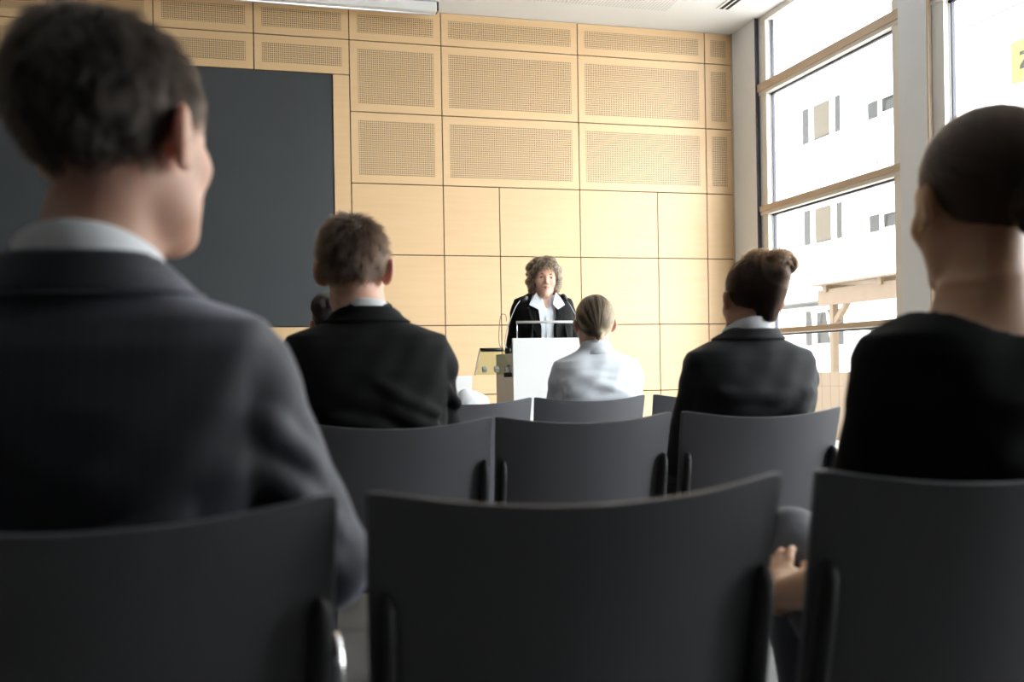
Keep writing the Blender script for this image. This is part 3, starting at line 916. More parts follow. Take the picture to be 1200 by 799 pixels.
class Person:
    def __init__(s, loc, rz, label, sz=1.048, W=0.208, head=(0, -0.02, 1.225), yaw=0.0, pitch=0.0, roll=0.0, hs=1.0, female=False, skin=None,
                 stand=False, arms=None, neck_r=None, depth=1.0):
        s.root = empty('person', loc, rz)
        tag(s.root, label, 'person')
        s.sz, s.W, s.hc, s.hs, s.female, s.stand = sz, W, np.array(head, float), hs, female, stand
        s.R = rotz(yaw) @ roty(roll) @ rotx(pitch)
        s.skin = skin or m_skin
        s.nr = neck_r or (0.046 if female else 0.057)
        s.depth = depth
        base = 0.0 if not stand else 0.0
        k = W / 0.208
        if stand:
            s.yc = lambda z: np.interp(z, [0.8, 1.0, 1.15, 1.3, 1.5], [0, 0.0, -0.005, -0.012, -0.02])
        else:
            s.yc = lambda z: np.interp(z, [0.40, 0.55, 0.72, 0.88, 1.0, 1.2], [0.02, 0.0, -0.035, -0.062, -0.062, -0.045])
        sh = 0.165 * k
        zz = sz - 0.055
        if arms is None:
            arms = [dict(E=(sx * 0.205 * k, 0.02 if not stand else -0.02, sz - 0.30), Wr=(sx * 0.115, 0.26, sz - 0.39 if not stand else sz - 0.26)) for sx in (-1, 1)]
        s.arms = []
        for sx, a in zip((-1, 1), arms):
            S = np.array(a.get('S', (sx * sh, float(s.yc(zz)), zz)))
            s.arms.append((sx, S, np.array(a['E'], float), np.array(a['Wr'], float), a.get('hdir'), a.get('up')))
        # legs
        s.legs = []
        for sx, lg in zip((-1, 1), (None, None)):
            if stand: s.legs.append((np.array((sx * 0.085, 0, 0.86)), np.array((sx * 0.09, 0.01, 0.48)), np.array((sx * 0.09, -0.02, 0.09))))
            else: s.legs.append((np.array((sx * 0.085, 0.03, 0.53)), np.array((sx * 0.11, 0.45, 0.535)), np.array((sx * 0.11, 0.43, 0.09))))
    def torso(s, off=0.0, zlo=None, shoulders=1.0):
        sz, W, d = s.sz, s.W, s.depth
        k = W / 0.208
        lv = [(+.085, .058, .054), (+.060, .076, .060), (+.042, .108, .069), (+.027, .150, .078), (+.010, .195, .088), (-.018, .209, .100), (-.08, .205, .116), (-.15, .200, .124),
              (-.30, .180 if s.female else .190, .120), (-.45, .180 if s.female else .19, .125), (-.60, .19, .135)]
        if s.stand: lv = lv[:-2] + [(-.45, .165, .115), (-.62, .19, .125)]
        out = []
        for dz, a, b in lv:
            z = sz + dz
            out.append((z + (off if dz > 0 else 0), a * k + off, b * d + off, float(s.yc(z))))
        return loft(out)
    def hand_frame(s, i):
        sx, S, E, Wr, hd, upv = s.arms[i]
        y = np.array(hd, float) if hd is not None else (Wr - E) * np.array([1, 1, 0.25])
        y = y / np.linalg.norm(y)
        u = np.array(upv if upv is not None else (0.15 * sx, 0, 1.0), float)
        x = np.cross(y, u); x /= np.linalg.norm(x)
        z = np.cross(x, y)
        return np.stack([x, y, z], 1)
    def body(s, fine=0.0045, hfine=0.0045, curl=0.5):
        hx = [w[3] for w in s.arms]
        top = s.hc[2] + 0.15
        xm = max(0.30, *(abs(w[2][0]) + 0.09 for w in s.arms), *(abs(w[3][0]) + 0.1 for w in s.arms))
        hzlo = min(w[2] for w in hx) - 0.09; hzhi = max(w[2] for w in hx) + 0.09
        hylo = min(w[1] for w in hx) - 0.05; hyhi = max(w[1] for w in hx) + 0.22
        zx = [(s.hc[0] - 0.12, s.hc[0] + 0.12, fine)] + [(w[0] - 0.10, w[0] + 0.10, hfine) for w in hx]
        F = Field(axis(-xm, xm, 0.012, zx),
                  axis(-0.27, 0.85 if not s.stand else 0.45, 0.013, [(s.hc[1] - 0.13, s.hc[1] + 0.14, fine), (hylo, hyhi, hfine)]),
                  axis(-0.01, top, 0.014, [(s.hc[2] - 0.15, top, fine), (hzlo, hzhi, hfine)]))
        F.add(s.torso(-0.014))
        for sx, S, E, Wr, _, _ in s.arms:
            F.add(cap(S, E, 0.050 if not s.female else 0.043, 0.040 if not s.female else 0.034), 0.03)
            F.add(cap(E, Wr, 0.040 if not s.female else 0.034, 0.027 if not s.female else 0.0235), 0.012)
        for H, K, A in s.legs:
            F.add(cap(H, K, 0.080, 0.052), 0.03); F.add(cap(K, A, 0.050, 0.034), 0.02); F.add(cap(A + (0, -0.02, -0.035), A + (0, 0.13, -0.055), 0.034, 0.026), 0.02)
        nb = np.array([0, float(s.yc(s.sz)) - 0.002, s.sz + 0.015])
        nt = s.hc + s.R @ np.array([0, -0.018, -0.035]) * s.hs
        F.add(cap(nb, nt, s.nr * 1.08, s.nr * 0.97), 0.045)
        for m_, p, k in head_prims(s.female):
            F.op(framed(p, s.hc, s.R, s.hs), k * s.hs, m_)
        for i, (sx, S, E, Wr, hd, upv) in enumerate(s.arms):
            HR = s.hand_frame(i)
            sc = 0.92 if s.female else 1.0
            for m_, p, k in hand_prims(sx, curl):
                F.op(framed(p, Wr, HR, sc), max(k, 0.006) * sc if k else 0.012, m_, pad=0.03)
        V, Q = F.mesh(2)
        s.body_o = np_object('body', V, Q, s.skin, s.root)
        return s.body_o
    def eyes(s):
        for sx in (-1, 1):
            for name, c, r, m in (('eye', (sx * 0.032, 0.0750, 0.0015), 0.0110, m_eye), ):
                F = Field(*[axis(-0.02, 0.02, 0.0018)] * 3)
                F.add(ell((0, 0, 0), (r, r, r)))
                V, Q = F.mesh(1)
                V = (V + np.array(c)) * s.hs @ s.R.T + s.hc
                o = np_object(name, V, Q, m, s.root)
                F = Field(*[axis(-0.02, 0.02, 0.0016)] * 3)
                F.add(ell((0, 0.0066, 0), (0.0068, 0.0056, 0.0062)))
                V, Q = F.mesh(1)
                V = (V + np.array(c)) * s.hs @ s.R.T + s.hc
                np_object('iris', V, Q, m_iris, o)
    def top(s, m, name='jacket', step=0.0065, off=0.0, sleeve=1.0, vneck=True, folds=(), neck_cut=True, scoop=None, zlo=0.47, seam=0.012, puff=1.0, noise=0.0015, extra=None, cuffr=0.036, short=None):
        xm = max(0.30, *(abs(w[2][0]) + 0.10 for w in s.arms), *(abs(w[3][0]) + 0.08 for w in s.arms))
        yh = max(0.24, *(w[3][1] + 0.08 for w in s.arms))
        F = Field(axis(-xm, xm, step), axis(-0.26, yh, step), axis(zlo - 0.02, s.sz + 0.12, step))
        F.add(s.torso(off))
        for sx, S, E, Wr, _, _ in s.arms:
            a = (0.055 if not s.female else 0.047) * puff + off
            b = (0.049 if not s.female else 0.041) * puff + off
            G = Field(*F.ax)
            if short:
                G.add(cap(S, S + (E - S) * short, a, b * 1.06), 0.0)
            else:
                G.add(cap(S, E, a, b), 0.0)
                G.add(cap(E, E + (Wr - E) * 0.97, b, cuffr + off), 0.012)
            # pad the shoulder end of the sleeve
            G.add(cap(S + (0, 0, 0.004), S + (sx * 0.012, 0, -0.02), a * 0.97), 0.01)
            k = seam
            h = np.clip(0.5 + 0.5 * (F.d - G.d) / k, 0, 1)
            F.d = (F.d * (1 - h) + G.d * h - k * h * (1 - h)).astype(np.float32)
        for pts, r, k in folds:
            P = bez(pts, 5)
            n = len(P) - 1
            for i in range(n):
                w0, w1 = math.sin(math.pi * (i + .25) / (n + .5)), math.sin(math.pi * (i + 1.25) / (n + .5))
                F.add(cap(P[i], P[i + 1], r * (0.4 + 0.6 * w0), r * (0.4 + 0.6 * w1)), k)
        X, Y, Z = (a.astype(np.float64) for a in F.ax)
        X, Y, Z = X[:, None, None], Y[None, :, None], Z[None, None, :]
        if noise:
            nzf = np.sin(X * 37 + Z * 23 + 1.3 * np.sin(Z * 31 + Y * 17)) * np.sin(Z * 29 - Y * 21 + X * 9 + 0.7) + 0.6 * np.sin(X * 71 - Z * 53 + Y * 40)
            F.d = (F.d + noise * nzf).astype(np.float32)
        if neck_cut:
            yq = float(s.yc(s.sz + 0.03))
            F.add(cap((0, yq, s.sz - 0.03), (0, yq, s.sz + 0.05), s.nr + 0.024, s.nr + 0.010), 0.03, pad=0.1)
            yc = float(s.yc(s.sz + 0.05))
            F.sub(cap((0, yc + 0.010, s.sz + 0.065), (0, yc + 0.03, s.sz + 0.2), s.nr + 0.004), 0.0, pad=0.3)
        if scoop:
            F.sub(ell(*scoop), 0.0, pad=0.1)
        if vneck:
            z0 = s.sz - 0.30
            w = np.maximum(np.abs(X) - np.clip((Z - z0) * 0.22, -0.05, 0.075), -(Y - float(s.yc(s.sz)) - 0.03))
            F.d = np.maximum(F.d, -w).astype(np.float32)
        F.cut(lambda X, Y, Z: zlo - Z + 0 * X + 0 * Y)
        if extra: extra(F)
        V, Q = F.mesh(1)
        return np_object(name, V, Q, m, s.root)
    def shirt_under(s, m):
        F = Field(axis(-0.24, 0.24, 0.009), axis(-0.24, 0.2, 0.009), axis(s.sz - 0.5, s.sz + 0.12, 0.009))
        F.add(s.torso(-0.010))
        V, Q = F.mesh(1)
        return np_object('shirt', V, Q, m, s.root)
    def shirt_collar(s, m, parent, top=0.105, h=0.04, r=0.002, drop=0.045, open_=28, dy=0.0, spread=0.4, dx=0.0, fl=0.014):
        c = (dx, float(s.yc(s.sz + 0.05)) + 0.006 + dy, s.sz + top)
        sec = [(-0.004, -0.002), (0.000, 0.0015), (0.004, -0.001), (fl, -h), (fl - 0.004, -h - 0.003), (0.0, -0.012), (0.004, -h * 1.2), (0.0, -h * 1.2)]
        o = sweep_band(c, s.nr + r, s.nr + r + 0.006, sec, drop, -180 + open_, 180 - open_, spread=spread).build('shirt_collar', m, parent, smooth=True)
        return o
    def jacket_collar(s, m, parent, top=0.083, low=0.042, th=0.006, off=0.0, ring=0.020, gap=0.008, front=0.05, dx=0.0):
        yc = float(s.yc(s.sz + 0.05)) + 0.006
        F = Field(axis(-0.17, 0.17, 0.0042), axis(-0.20, 0.12, 0.0042), axis(s.sz - 0.02, s.sz + 0.13, 0.0036))
        F.add(s.torso(off), pad=1.0)
        F.add(cap((0, yc, s.sz - 0.02), (dx, yc + 0.004, s.sz + top + 0.02), s.nr + ring + 0.012, s.nr + ring - 0.006), 0.03, pad=1.0)
        F.d = F.d - th
        F.cut(lambda X, Y, Z: (s.sz + low) - Z + 0 * X + 0 * Y)
        F.cut(lambda X, Y, Z: Z - (s.sz + top) + 0.40 * np.maximum(0, Y - yc + s.nr) + 0 * X)
        F.cut(lambda X, Y, Z: Y - (yc + front) + 0 * X + 0 * Z)
        F.sub(cap((0, yc, s.sz - 0.05), (dx, yc + 0.004, s.sz + 0.2), s.nr + gap), 0.0, pad=1.0)
        V, Q = F.mesh(1)
        return np_object('jacket_collar', V, Q, m, parent)
    def bottoms(s, m, name='trousers', shoe=True, extra=None):
        F = Field(axis(-0.30, 0.30, 0.012), axis(-0.22, 0.62 if not s.stand else 0.25, 0.012), axis(0.06, 1.0 if s.stand else 0.74, 0.012))
        if s.stand: F.add(loft([(0.80, .185, .125, 0), (0.93, .18, .12, 0), (0.99, .165, .11, 0)]))
        else: F.add(ell((0, 0.01, 0.545), (0.19, 0.15, 0.115)))
        for H, K, A in s.legs:
            F.add(cap(H, K, 0.094, 0.068), 0.03); F.add(cap(K, A + (0, 0, 0.01), 0.066, 0.054), 0.02)
        F.cut(lambda X, Y, Z: 0.085 - Z + 0 * X + 0 * Y)
        if extra: extra(F)
        V, Q = F.mesh(2)
        o = np_object(name, V, Q, m, s.root)
        for sx, (H, K, A) in zip((-1, 1), s.legs):
            F = Field(axis(A[0] - 0.07, A[0] + 0.07, 0.008), axis(A[1] - 0.10, A[1] + 0.24, 0.008), axis(-0.008, 0.14, 0.007))
            F.add(ell((A[0], A[1] + 0.06, 0.035), (0.046, 0.140, 0.042))); F.add(cap(A + (0, -0.02, 0.02), A + (0, -0.02, -0.05), 0.043, 0.043), 0.03)
            F.cut(lambda X, Y, Z: 0.004 - Z + 0 * X + 0 * Y)
            V, Q = F.mesh(1)
            np_object('shoe', V, Q, m_shoe, s.root)
        return o
    # --- hair. The field lives in the head frame; meshes are moved to the person's frame afterwards
    def to_person(s, P): return P * s.hs @ s.R.T + s.hc
    def hair(s, m, strand_m, prims, hairline, flow, count, length, seg=9, lift=0.004, rad=0.00035, noise=0.25, step=0.0045, box=0.19, dens=None, keep=None, wave=0.0, cap_name='hair', sub_name='hair_strands', root_h=-0.002, clump=0.0, on=None):
        F = Field(*[axis(-box, box, step)] * 3)
        for m_, p, k in prims: F.op(p, k, m_, pad=1.0)
        if hairline is not None:
            X, Y, Z = F.ax
            h = hairline(X[:, None, None], Y[None, :, None], Z[None, None, :])
            k = 0.008
            a, b = F.d, np.broadcast_to(h, F.d.shape)
            t = np.clip(0.5 + 0.5 * (b - a) / k, 0, 1)
            G = Field(*F.ax); G.d = (a * (1 - t) + b * t + k * t * (1 - t)).astype(np.float32)
        else: G = F
        full = Field(*F.ax); full.d = F.d.copy(); full.prep()
        V, Q = G.mesh(1)
        o = on or np_object(cap_name, s.to_person(V), Q, m, s.root)
        if count:
            # roots: on the outer skin of the cap only
            fc = V[Q].mean(1)
            ar = np.linalg.norm(np.cross(V[Q[:, 2]] - V[Q[:, 0]], V[Q[:, 3]] - V[Q[:, 1]]), axis=1)
            val, _ = full.sample(fc)
            w = ar * (np.abs(val) < 0.004)
            if dens is not None: w = w * dens(fc)
            w = w / w.sum()
            pick = RNG.choice(len(Q), count, p=w)
            u, v = RNG.random((2, count, 1))
            A, B, Cc, D = (V[Q[pick, i]] for i in range(4))
            P = (A * (1 - u) + B * u) * (1 - v) + (D * (1 - u) + Cc * u) * v
            ln = length * (0.7 + 0.5 * RNG.random(count)) if not callable(length) else length(P) * (0.75 + 0.4 * RNG.random(count))
            st = (ln / seg)[:, None]
            nd = RNG.normal(0, 1, (count, 3)) * noise * (0.5 if clump else 1)
            lm = np.ones(count)
            if clump:
                cell = np.floor(P / clump + RNG.normal(0, 0.12, P.shape)).astype(np.int64)
                key = (cell[:, 0] * 73856093) ^ (cell[:, 1] * 19349663) ^ (cell[:, 2] * 83492791)
                rt_ = np.stack([np.sin(key % 9973 * (1.7 + j)) for j in range(4)], 1)
                nd = nd + rt_[:, :3] * noise * 1.3
                lm = 1.0 + 0.75 * rt_[:, 3]
            ph = RNG.random((count, 1)) * 6.28
            pts = []
            tgt0 = root_h + RNG.random(count) * 0.002
            for i in range(seg + 1):
                val, g = full.sample(P)
                want = tgt0 + lift * lm * (i / seg) * (0.6 + 0.8 * (ph[:, 0] / 6.28))
                P = P + g * (want - val)[:, None]
                pts.append(P.copy())
                fl = flow(P)
                fl = fl / (np.linalg.norm(fl, axis=1, keepdims=True) + 1e-9) + nd
                if wave: fl = fl + wave * np.cross(g, fl) * np.sin(i * 1.1 + ph)
                fl = fl - g * (fl * g).sum(1, keepdims=True)
                fl /= np.linalg.norm(fl, axis=1, keepdims=True) + 1e-9
                P = P + fl * st
            pts = np.stack(pts, 1)
            hc = bpy.data.hair_curves.new(sub_name)
            hc.add_curves([seg + 1] * count)
            hc.attributes['position'].data.foreach_set('vector', s.to_person(pts.reshape(-1, 3)).astype(np.float32).ravel())
            ra = hc.attributes.get('radius') or hc.attributes.new('radius', 'FLOAT', 'POINT')
            rr = rad * (1 - 0.75 * (np.arange(seg + 1) / seg) ** 2)
            ra.data.foreach_set('value', np.tile(rr, count).astype(np.float32))
            hc.materials.append(strand_m)
            so = bpy.data.objects.new(sub_name, hc)
            C.collection.objects.link(so)
            so.parent = o
        return o

SKULL = [('add', ell((0, -0.014, 0.036), (0.0755, 0.097, 0.084)), 0.0)]
def grown(e, extra=(), side=0.003):
    return [('add', ell((0, -0.015, 0.042), (0.0745 + side, 0.097 + e * 0.7, 0.080 + e)), 0.0)] + list(extra)
def man_hairline(X, Y, Z):
    """hair where this is <= 0: nape line at the back, over the ears, up the temples to the forehead"""
    line = np.interp(Y, [-0.12, -0.085, -0.05, -0.026, -0.014, 0.008, 0.03, 0.055, 0.075, 0.1], [-0.052, -0.054, -0.058, -0.05, 0.016, 0.030, 0.012, 0.045, 0.085, 0.10])
    inside = 0.058 - np.sqrt((X / 1.0) ** 2 + (Y + 0.015) ** 2 * 0.7 + np.maximum(Z - 0.03, 0) ** 2)   # open underneath
    return np.maximum(line - Z + 0 * X, inside)
def woman_hairline(X, Y, Z):
    line = np.interp(Y, [-0.12, -0.085, -0.05, -0.026, -0.010, 0.010, 0.03, 0.055, 0.075, 0.1], [-0.062, -0.064, -0.066, -0.05, -0.004, 0.028, 0.020, 0.05, 0.085, 0.10])
    inside = 0.055 - np.sqrt((X / 1.0) ** 2 + (Y + 0.015) ** 2 * 0.7 + np.maximum(Z - 0.03, 0) ** 2)
    return np.maximum(line - Z + 0 * X, inside)
def from_point(w, bias=(0, 0, -0.3)):
    w, b = np.array(w), np.array(bias)
    def f(P):
        d = P - w
        return d / (np.linalg.norm(d, axis=1, keepdims=True) + 1e-6) + b
    return f
def to_point(w):
    w = np.array(w)
    return lambda P: w - P
def scalp(name, c): return mat(name, c, 0.6, spec=0.3, bump=0.4, bscale=400)

YH = 0.23      # hips sit this far in front of the top edge of a backrest

# ---- man in the pinstriped suit, nearest row
a = Person((-0.150, ROWY[0] + YH - 0.02, 0), math.radians(-8), 'man in navy pinstriped suit with white shirt collar, seen from behind, nearest row', sz=1.024, W=0.205,
           head=(0.044, -0.052, 1.224), yaw=math.radians(-28), pitch=math.radians(7), hs=1.0, skin=m_skin_fair, neck_r=0.059,
           arms=[dict(E=(-0.235, -0.02, 0.76), Wr=(-0.13, 0.24, 0.66)), dict(E=(0.248, -0.025, 0.765), Wr=(0.15, 0.22, 0.665))])
a.body(fine=0.004)
S_ = a.arms[1][1]; E_ = a.arms[1][2]
fold = [([(0.165, -0.100, 0.945), (0.20, -0.102, 0.915), (0.245, -0.072, 0.868)], 0.009, 0.022),
        ([(0.165, -0.095, 0.895), (0.205, -0.100, 0.862), (0.262, -0.068, 0.805)], 0.010, 0.022),
        ([(0.175, -0.088, 0.845), (0.215, -0.092, 0.812), (0.268, -0.060, 0.755)], 0.010, 0.022),
        ([(-0.02, -0.178, 0.80), (0.05, -0.176, 0.81), (0.12, -0.160, 0.84)], 0.008, 0.02)]
j = a.top(m_pin, folds=fold, step=0.0055, puff=1.06, seam=0.008)
sh_ = a.shirt_under(m_shirtw)
a.shirt_collar(m_shirtw, sh_, top=0.108, h=0.05, r=0.013, drop=0.065, dx=0.010, dy=-0.004, fl=0.004)
a.jacket_collar(m_pin, j, top=0.080, low=0.036, ring=0.034, gap=0.022, dx=0.008)
a.bottoms(m_trouser)
dk = scalp('dark_brown_scalp', (0.007, 0.005, 0.004))
a.hair(dk, hairmat('dark_brown_hair', (0.012, 0.008, 0.006)), grown(0.006, [('add', ell((0, -0.050, 0.062), (0.064, 0.060, 0.068)), 0.03)]), man_hairline, from_point((0.0, -0.03, 0.14), (0, -0.1, -0.25)), 15000, 0.030, seg=6, lift=0.008, rad=0.00042, noise=0.25, step=0.004, clump=0.011)

# ---- man in black, second row
a = Person((0.318, ROWY[1] + YH, 0), math.radians(-2), 'man in black suit with short brown hair, seen from behind, second row', sz=1.052, W=0.210,
           head=(-0.022, -0.02, 1.225), yaw=math.radians(-14), hs=1.01, skin=m_skin_fair)
a.body(fine=0.004)
fold = [([(0.02, -0.172, 0.94), (0.09, -0.168, 0.895), (0.16, -0.145, 0.865)], 0.008, 0.026),
        ([(0.04, -0.174, 0.885), (0.11, -0.165, 0.845), (0.17, -0.138, 0.82)], 0.008, 0.026),
        ([(-0.10, -0.170, 0.86), (0.0, -0.176, 0.84), (0.10, -0.166, 0.80)], 0.007, 0.026),
        ([(0.19, -0.10, 0.93), (0.215, -0.085, 0.90), (0.235, -0.05, 0.88)], 0.007, 0.018)]
j = a.top(m_blacksuit, folds=fold, step=0.006, seam=0.007)
sh_ = a.shirt_under(m_shirtw)
a.shirt_collar(m_shirtw, sh_, top=0.100, h=0.045, r=0.003)
a.jacket_collar(m_blacksuit, j, top=0.082)
a.bottoms(m_trouser)
br_ = scalp('brown_scalp', (0.02, 0.013, 0.009))
a.hair(br_, hairmat('short_brown_hair', (0.036, 0.020, 0.012)), grown(0.010, [('add', ell((0, -0.05, 0.060), (0.062, 0.063, 0.070)), 0.03)]), man_hairline, from_point((0.01, -0.05, 0.14), (0, -0.1, -0.2)), 12000, 0.026, seg=6, lift=0.010, rad=0.0005, noise=0.32, step=0.004, clump=0.011)

# ---- woman with the bun, front row, behind the man in black
a = Person((0.360, ROWY[2] + YH, 0), 0, 'dark-haired woman with a knotted bun, hidden behind the man in black, front row', sz=0.985, W=0.185,
           head=(0.0, -0.02, 1.142), yaw=math.radians(10), hs=0.95, female=True)
a.body(fine=0.006, hfine=0.005)
j = a.top(m_blacksuit, step=0.009)
sh_ = a.shirt_under(m_shirtw)
a.bottoms(m_trouser)
bun_c = np.array((-0.055, -0.135, 0.075))
def bun_flow(P):
    d = P - bun_c
    near = np.linalg.norm(d, axis=1, keepdims=True) < 0.075
    ax_ = np.array((0.35, -1, 0.3))
    return np.where(near, np.cross(ax_[None, :], d) * 8 + 0.15 * d, bun_c - P)
a.hair(scalp('black_scalp', (0.010, 0.008, 0.007)), hairmat('black_brown_hair', (0.012, 0.007, 0.005), 0.25),
       grown(0.007, [('add', ell(bun_c, (0.060, 0.050, 0.057)), 0.012), ('sub', ell(bun_c + (-0.015, -0.058, 0.01), (0.008, 0.02, 0.02)), 0.015)]), None if False else woman_hairline, bun_flow, 7000, 0.06, seg=8, lift=0.003, rad=0.0007, noise=0.15, box=0.23, step=0.005)

# ---- woman in the pale shirt, front row
a = Person((1.432, ROWY[2] + YH, 0), math.radians(-4), 'woman in pale blue shirt with smooth gathered hair, front row, before the lectern', sz=0.985, W=0.186,
           head=(0.006, -0.02, 1.142), yaw=math.radians(-6), pitch=math.radians(-4), hs=0.97, female=True, skin=m_skin_fair)
a.body(fine=0.0045)
fold = [([(-0.14, -0.150, 0.86), (-0.03, -0.168, 0.90), (0.06, -0.166, 0.88), (0.14, -0.145, 0.84)], 0.006, 0.026),
        ([(-0.15, -0.135, 0.91), (-0.06, -0.160, 0.935), (0.05, -0.158, 0.92)], 0.005, 0.024),
        ([(-0.05, -0.166, 0.84), (0.05, -0.166, 0.845), (0.15, -0.140, 0.885)], 0.006, 0.024),
        ([(-0.165, -0.105, 0.93), (-0.155, -0.125, 0.89), (-0.15, -0.13, 0.84)], 0.007, 0.014),
        ([(0.16, -0.11, 0.93), (0.155, -0.125, 0.88), (0.15, -0.13, 0.84)], 0.007, 0.014)]
j = a.top(m_shirtb, name='shirt', folds=fold, step=0.006, vneck=False, seam=0.010, noise=0.002)
a.shirt_collar(m_shirtb, j, top=0.082, h=0.040, r=0.007, drop=0.05, open_=30, spread=1.0, fl=0.026)
a.bottoms(m_trouser)
tail = np.array((0.0, -0.112, -0.055))
P_ = grown(0.008, [('add', ell((0, -0.055, 0.02), (0.066, 0.068, 0.085)), 0.03), ('add', cap((0, -0.105, -0.045), (0.006, -0.095, -0.085), 0.016, 0.006), 0.02)])
def pony_flow(P):
    return tail[None, :] - P + np.array((0, -0.03, -0.02))
pal = dict()
sc_ = scalp('light_brown_scalp', (0.028, 0.016, 0.009))
ho = a.hair(sc_, hairmat('brown_hair', (0.032, 0.017, 0.009), 0.25), P_, woman_hairline, pony_flow, 6500, 0.085, seg=10, lift=0.002, rad=0.0006, noise=0.05, step=0.0045)
streaks = lambda fc: (np.sin(fc[:, 0] * 300 + 0.6 * np.sin(fc[:, 2] * 30)) > 0.55) * 1.0 + (fc[:, 0] > 0.03) * 0.5
a.hair(sc_, hairmat('blond_streak_hair', (0.40, 0.235, 0.11), 0.25), P_, woman_hairline, pony_flow, 3200, 0.085, seg=10, lift=0.003, rad=0.0007, noise=0.04, step=0.0045, dens=streaks, on=ho, sub_name='hair_highlights')

# ---- woman in the black jacket with pinned curls, second row
a = Person((1.378, ROWY[1] + YH, 0), math.radians(-2), 'woman in charcoal jacket with pinned up curls, second row near the window', sz=1.000, W=0.190,
           head=(0.030, -0.02, 1.150), yaw=math.radians(-3), roll=math.radians(3), hs=0.96, female=True, skin=m_skin)
a.body(fine=0.0042)
fold = [([(-0.13, -0.158, 0.90), (0.0, -0.172, 0.885), (0.13, -0.158, 0.90)], 0.006, 0.03),
        ([(0.05, -0.172, 0.82), (0.10, -0.165, 0.85), (0.15, -0.13, 0.90)], 0.007, 0.03)]
j = a.top(m_charsuit, folds=fold, step=0.006, seam=0.008)
sh_ = a.shirt_under(m_shirtw)
a.shirt_collar(m_shirtw, sh_, top=0.104, h=0.045, r=0.016, drop=0.055, spread=1.0, fl=0.006)
a.jacket_collar(m_charsuit, j, top=0.072, gap=0.024, ring=0.036)
a.bottoms(m_trouser)
twist = np.array((0.035, -0.105, 0.085))
P_ = grown(0.010, [('add', ell((0.0, -0.06, 0.055), (0.068, 0.062, 0.08)), 0.03), ('add', cap((0.028, -0.10, 0.07), (0.010, -0.09, -0.045), 0.040, 0.028), 0.02),
                  ('add', ell((0.040, -0.105, 0.115), (0.030, 0.028, 0.024)), 0.008), ('add', ell((0.075, -0.085, 0.105), (0.020, 0.024, 0.026)), 0.006),
                  ('add', ell((0.0, -0.06, 0.113), (0.04, 0.035, 0.018)), 0.008), ('sub', ell((0.063, -0.128, 0.118), (0.008, 0.02, 0.014)), 0.006)])
def twist_flow(P):
    d = P - twist
    near = (np.linalg.norm(d, axis=1, keepdims=True) < 0.06)
    return np.where(near, np.cross(np.array([[0.3, -1, 0.2]]), d) * 5 + np.array([[0.02, 0, 0.05]]), np.array((0.03, -0.11, 0.03))[None, :] - P + np.array([[0.0, -0.02, 0.04]]))
ho = a.hair(scalp('dark_updo_scalp', (0.014, 0.009, 0.007)), hairmat('dark_chestnut_hair', (0.022, 0.012, 0.008), 0.25), P_, woman_hairline, twist_flow, 10000, 0.05, seg=8, lift=0.003, rad=0.0005, noise=0.12, step=0.0045, box=0.2)
a.hair(scalp('chestnut_curl', (0.035, 0.018, 0.009)), hairmat('chestnut_hair', (0.085, 0.042, 0.020), 0.3), P_, lambda X, Y, Z: np.maximum(0.108 - Z, Y + 0.02) + 0 * X, twist_flow, 1800, 0.045, seg=9, lift=0.012, rad=0.0006, noise=0.5, step=0.0045, box=0.2, sub_name='hair_curls', on=ho)

# ---- woman in the black top, nearest row
RW = 0.862
a = Person((0.985, ROWY[0] + YH, 0), math.radians(2), 'woman in black short sleeved top with hair tied back, nearest row by the window', sz=1.002, W=0.190,
           head=(0.022, -0.035, 1.194), yaw=math.radians(-7), hs=1.02, female=True, skin=m_skin_tan, neck_r=0.049,
           arms=[dict(E=(-0.218, -0.035, 0.68), Wr=(-0.160, 0.20, 0.615), hdir=(0.42, 0.85, 0.40), up=(-0.6, -0.1, 0.8)), dict(E=(0.215, 0.02, 0.70), Wr=(0.12, 0.24, 0.64))])
# crossed legs: left knee carried higher
a.legs[0] = (np.array((-0.085, 0.03, 0.53)), np.array((0.0, 0.42, 0.645)), np.array((0.14, 0.58, 0.27)))
a.body(fine=0.004, hfine=0.004)
j = a.top(m_tee, name='top', step=0.006, vneck=False, neck_cut=False, short=0.52, seam=0.014, off=0.001, scoop=((0, -0.04, 1.075), (0.108, 0.2, 0.078)), zlo=0.50)
a.bottoms(m_navy)
dkb = scalp('warm_brown_scalp', (0.014, 0.008, 0.005))
P_ = grown(0.007, [('add', ell((0, -0.055, 0.03), (0.066, 0.066, 0.08)), 0.03), ('add', ell((0.01, -0.125, -0.02), (0.045, 0.036, 0.045)), 0.012)])
a.hair(dkb, hairmat('brown_tied_hair', (0.025, 0.013, 0.007), 0.25), P_, woman_hairline, to_point((0.01, -0.13, -0.02)), 13000, 0.06, seg=8, lift=0.002, rad=0.0004, noise=0.06, step=0.004, box=0.2)
for sx in (-1, 1):
    F = Field(*[axis(-0.01, 0.01, 0.0012)] * 3); F.add(ell((0, 0, 0), (0.0045,) * 3)); V, Q = F.mesh(1)
    tag(np_object('earring', a.to_person(V + np.array((sx * 0.083, 0.006, -0.034))), Q, m_gold, a.root), 'small gold stud earring')
HR = a.hand_frame(0); wr = a.arms[0][3]
pts = [tuple(wr + HR @ np.array((0.0275 * math.cos(t), -0.015, 0.0265 * math.sin(t)))) for t in np.linspace(0, 2 * math.pi, 25)]
tag(MB().tube(pts, 0.0045, 8).build('bracelet', m_chrome, a.root, smooth=True), 'silver bracelet')

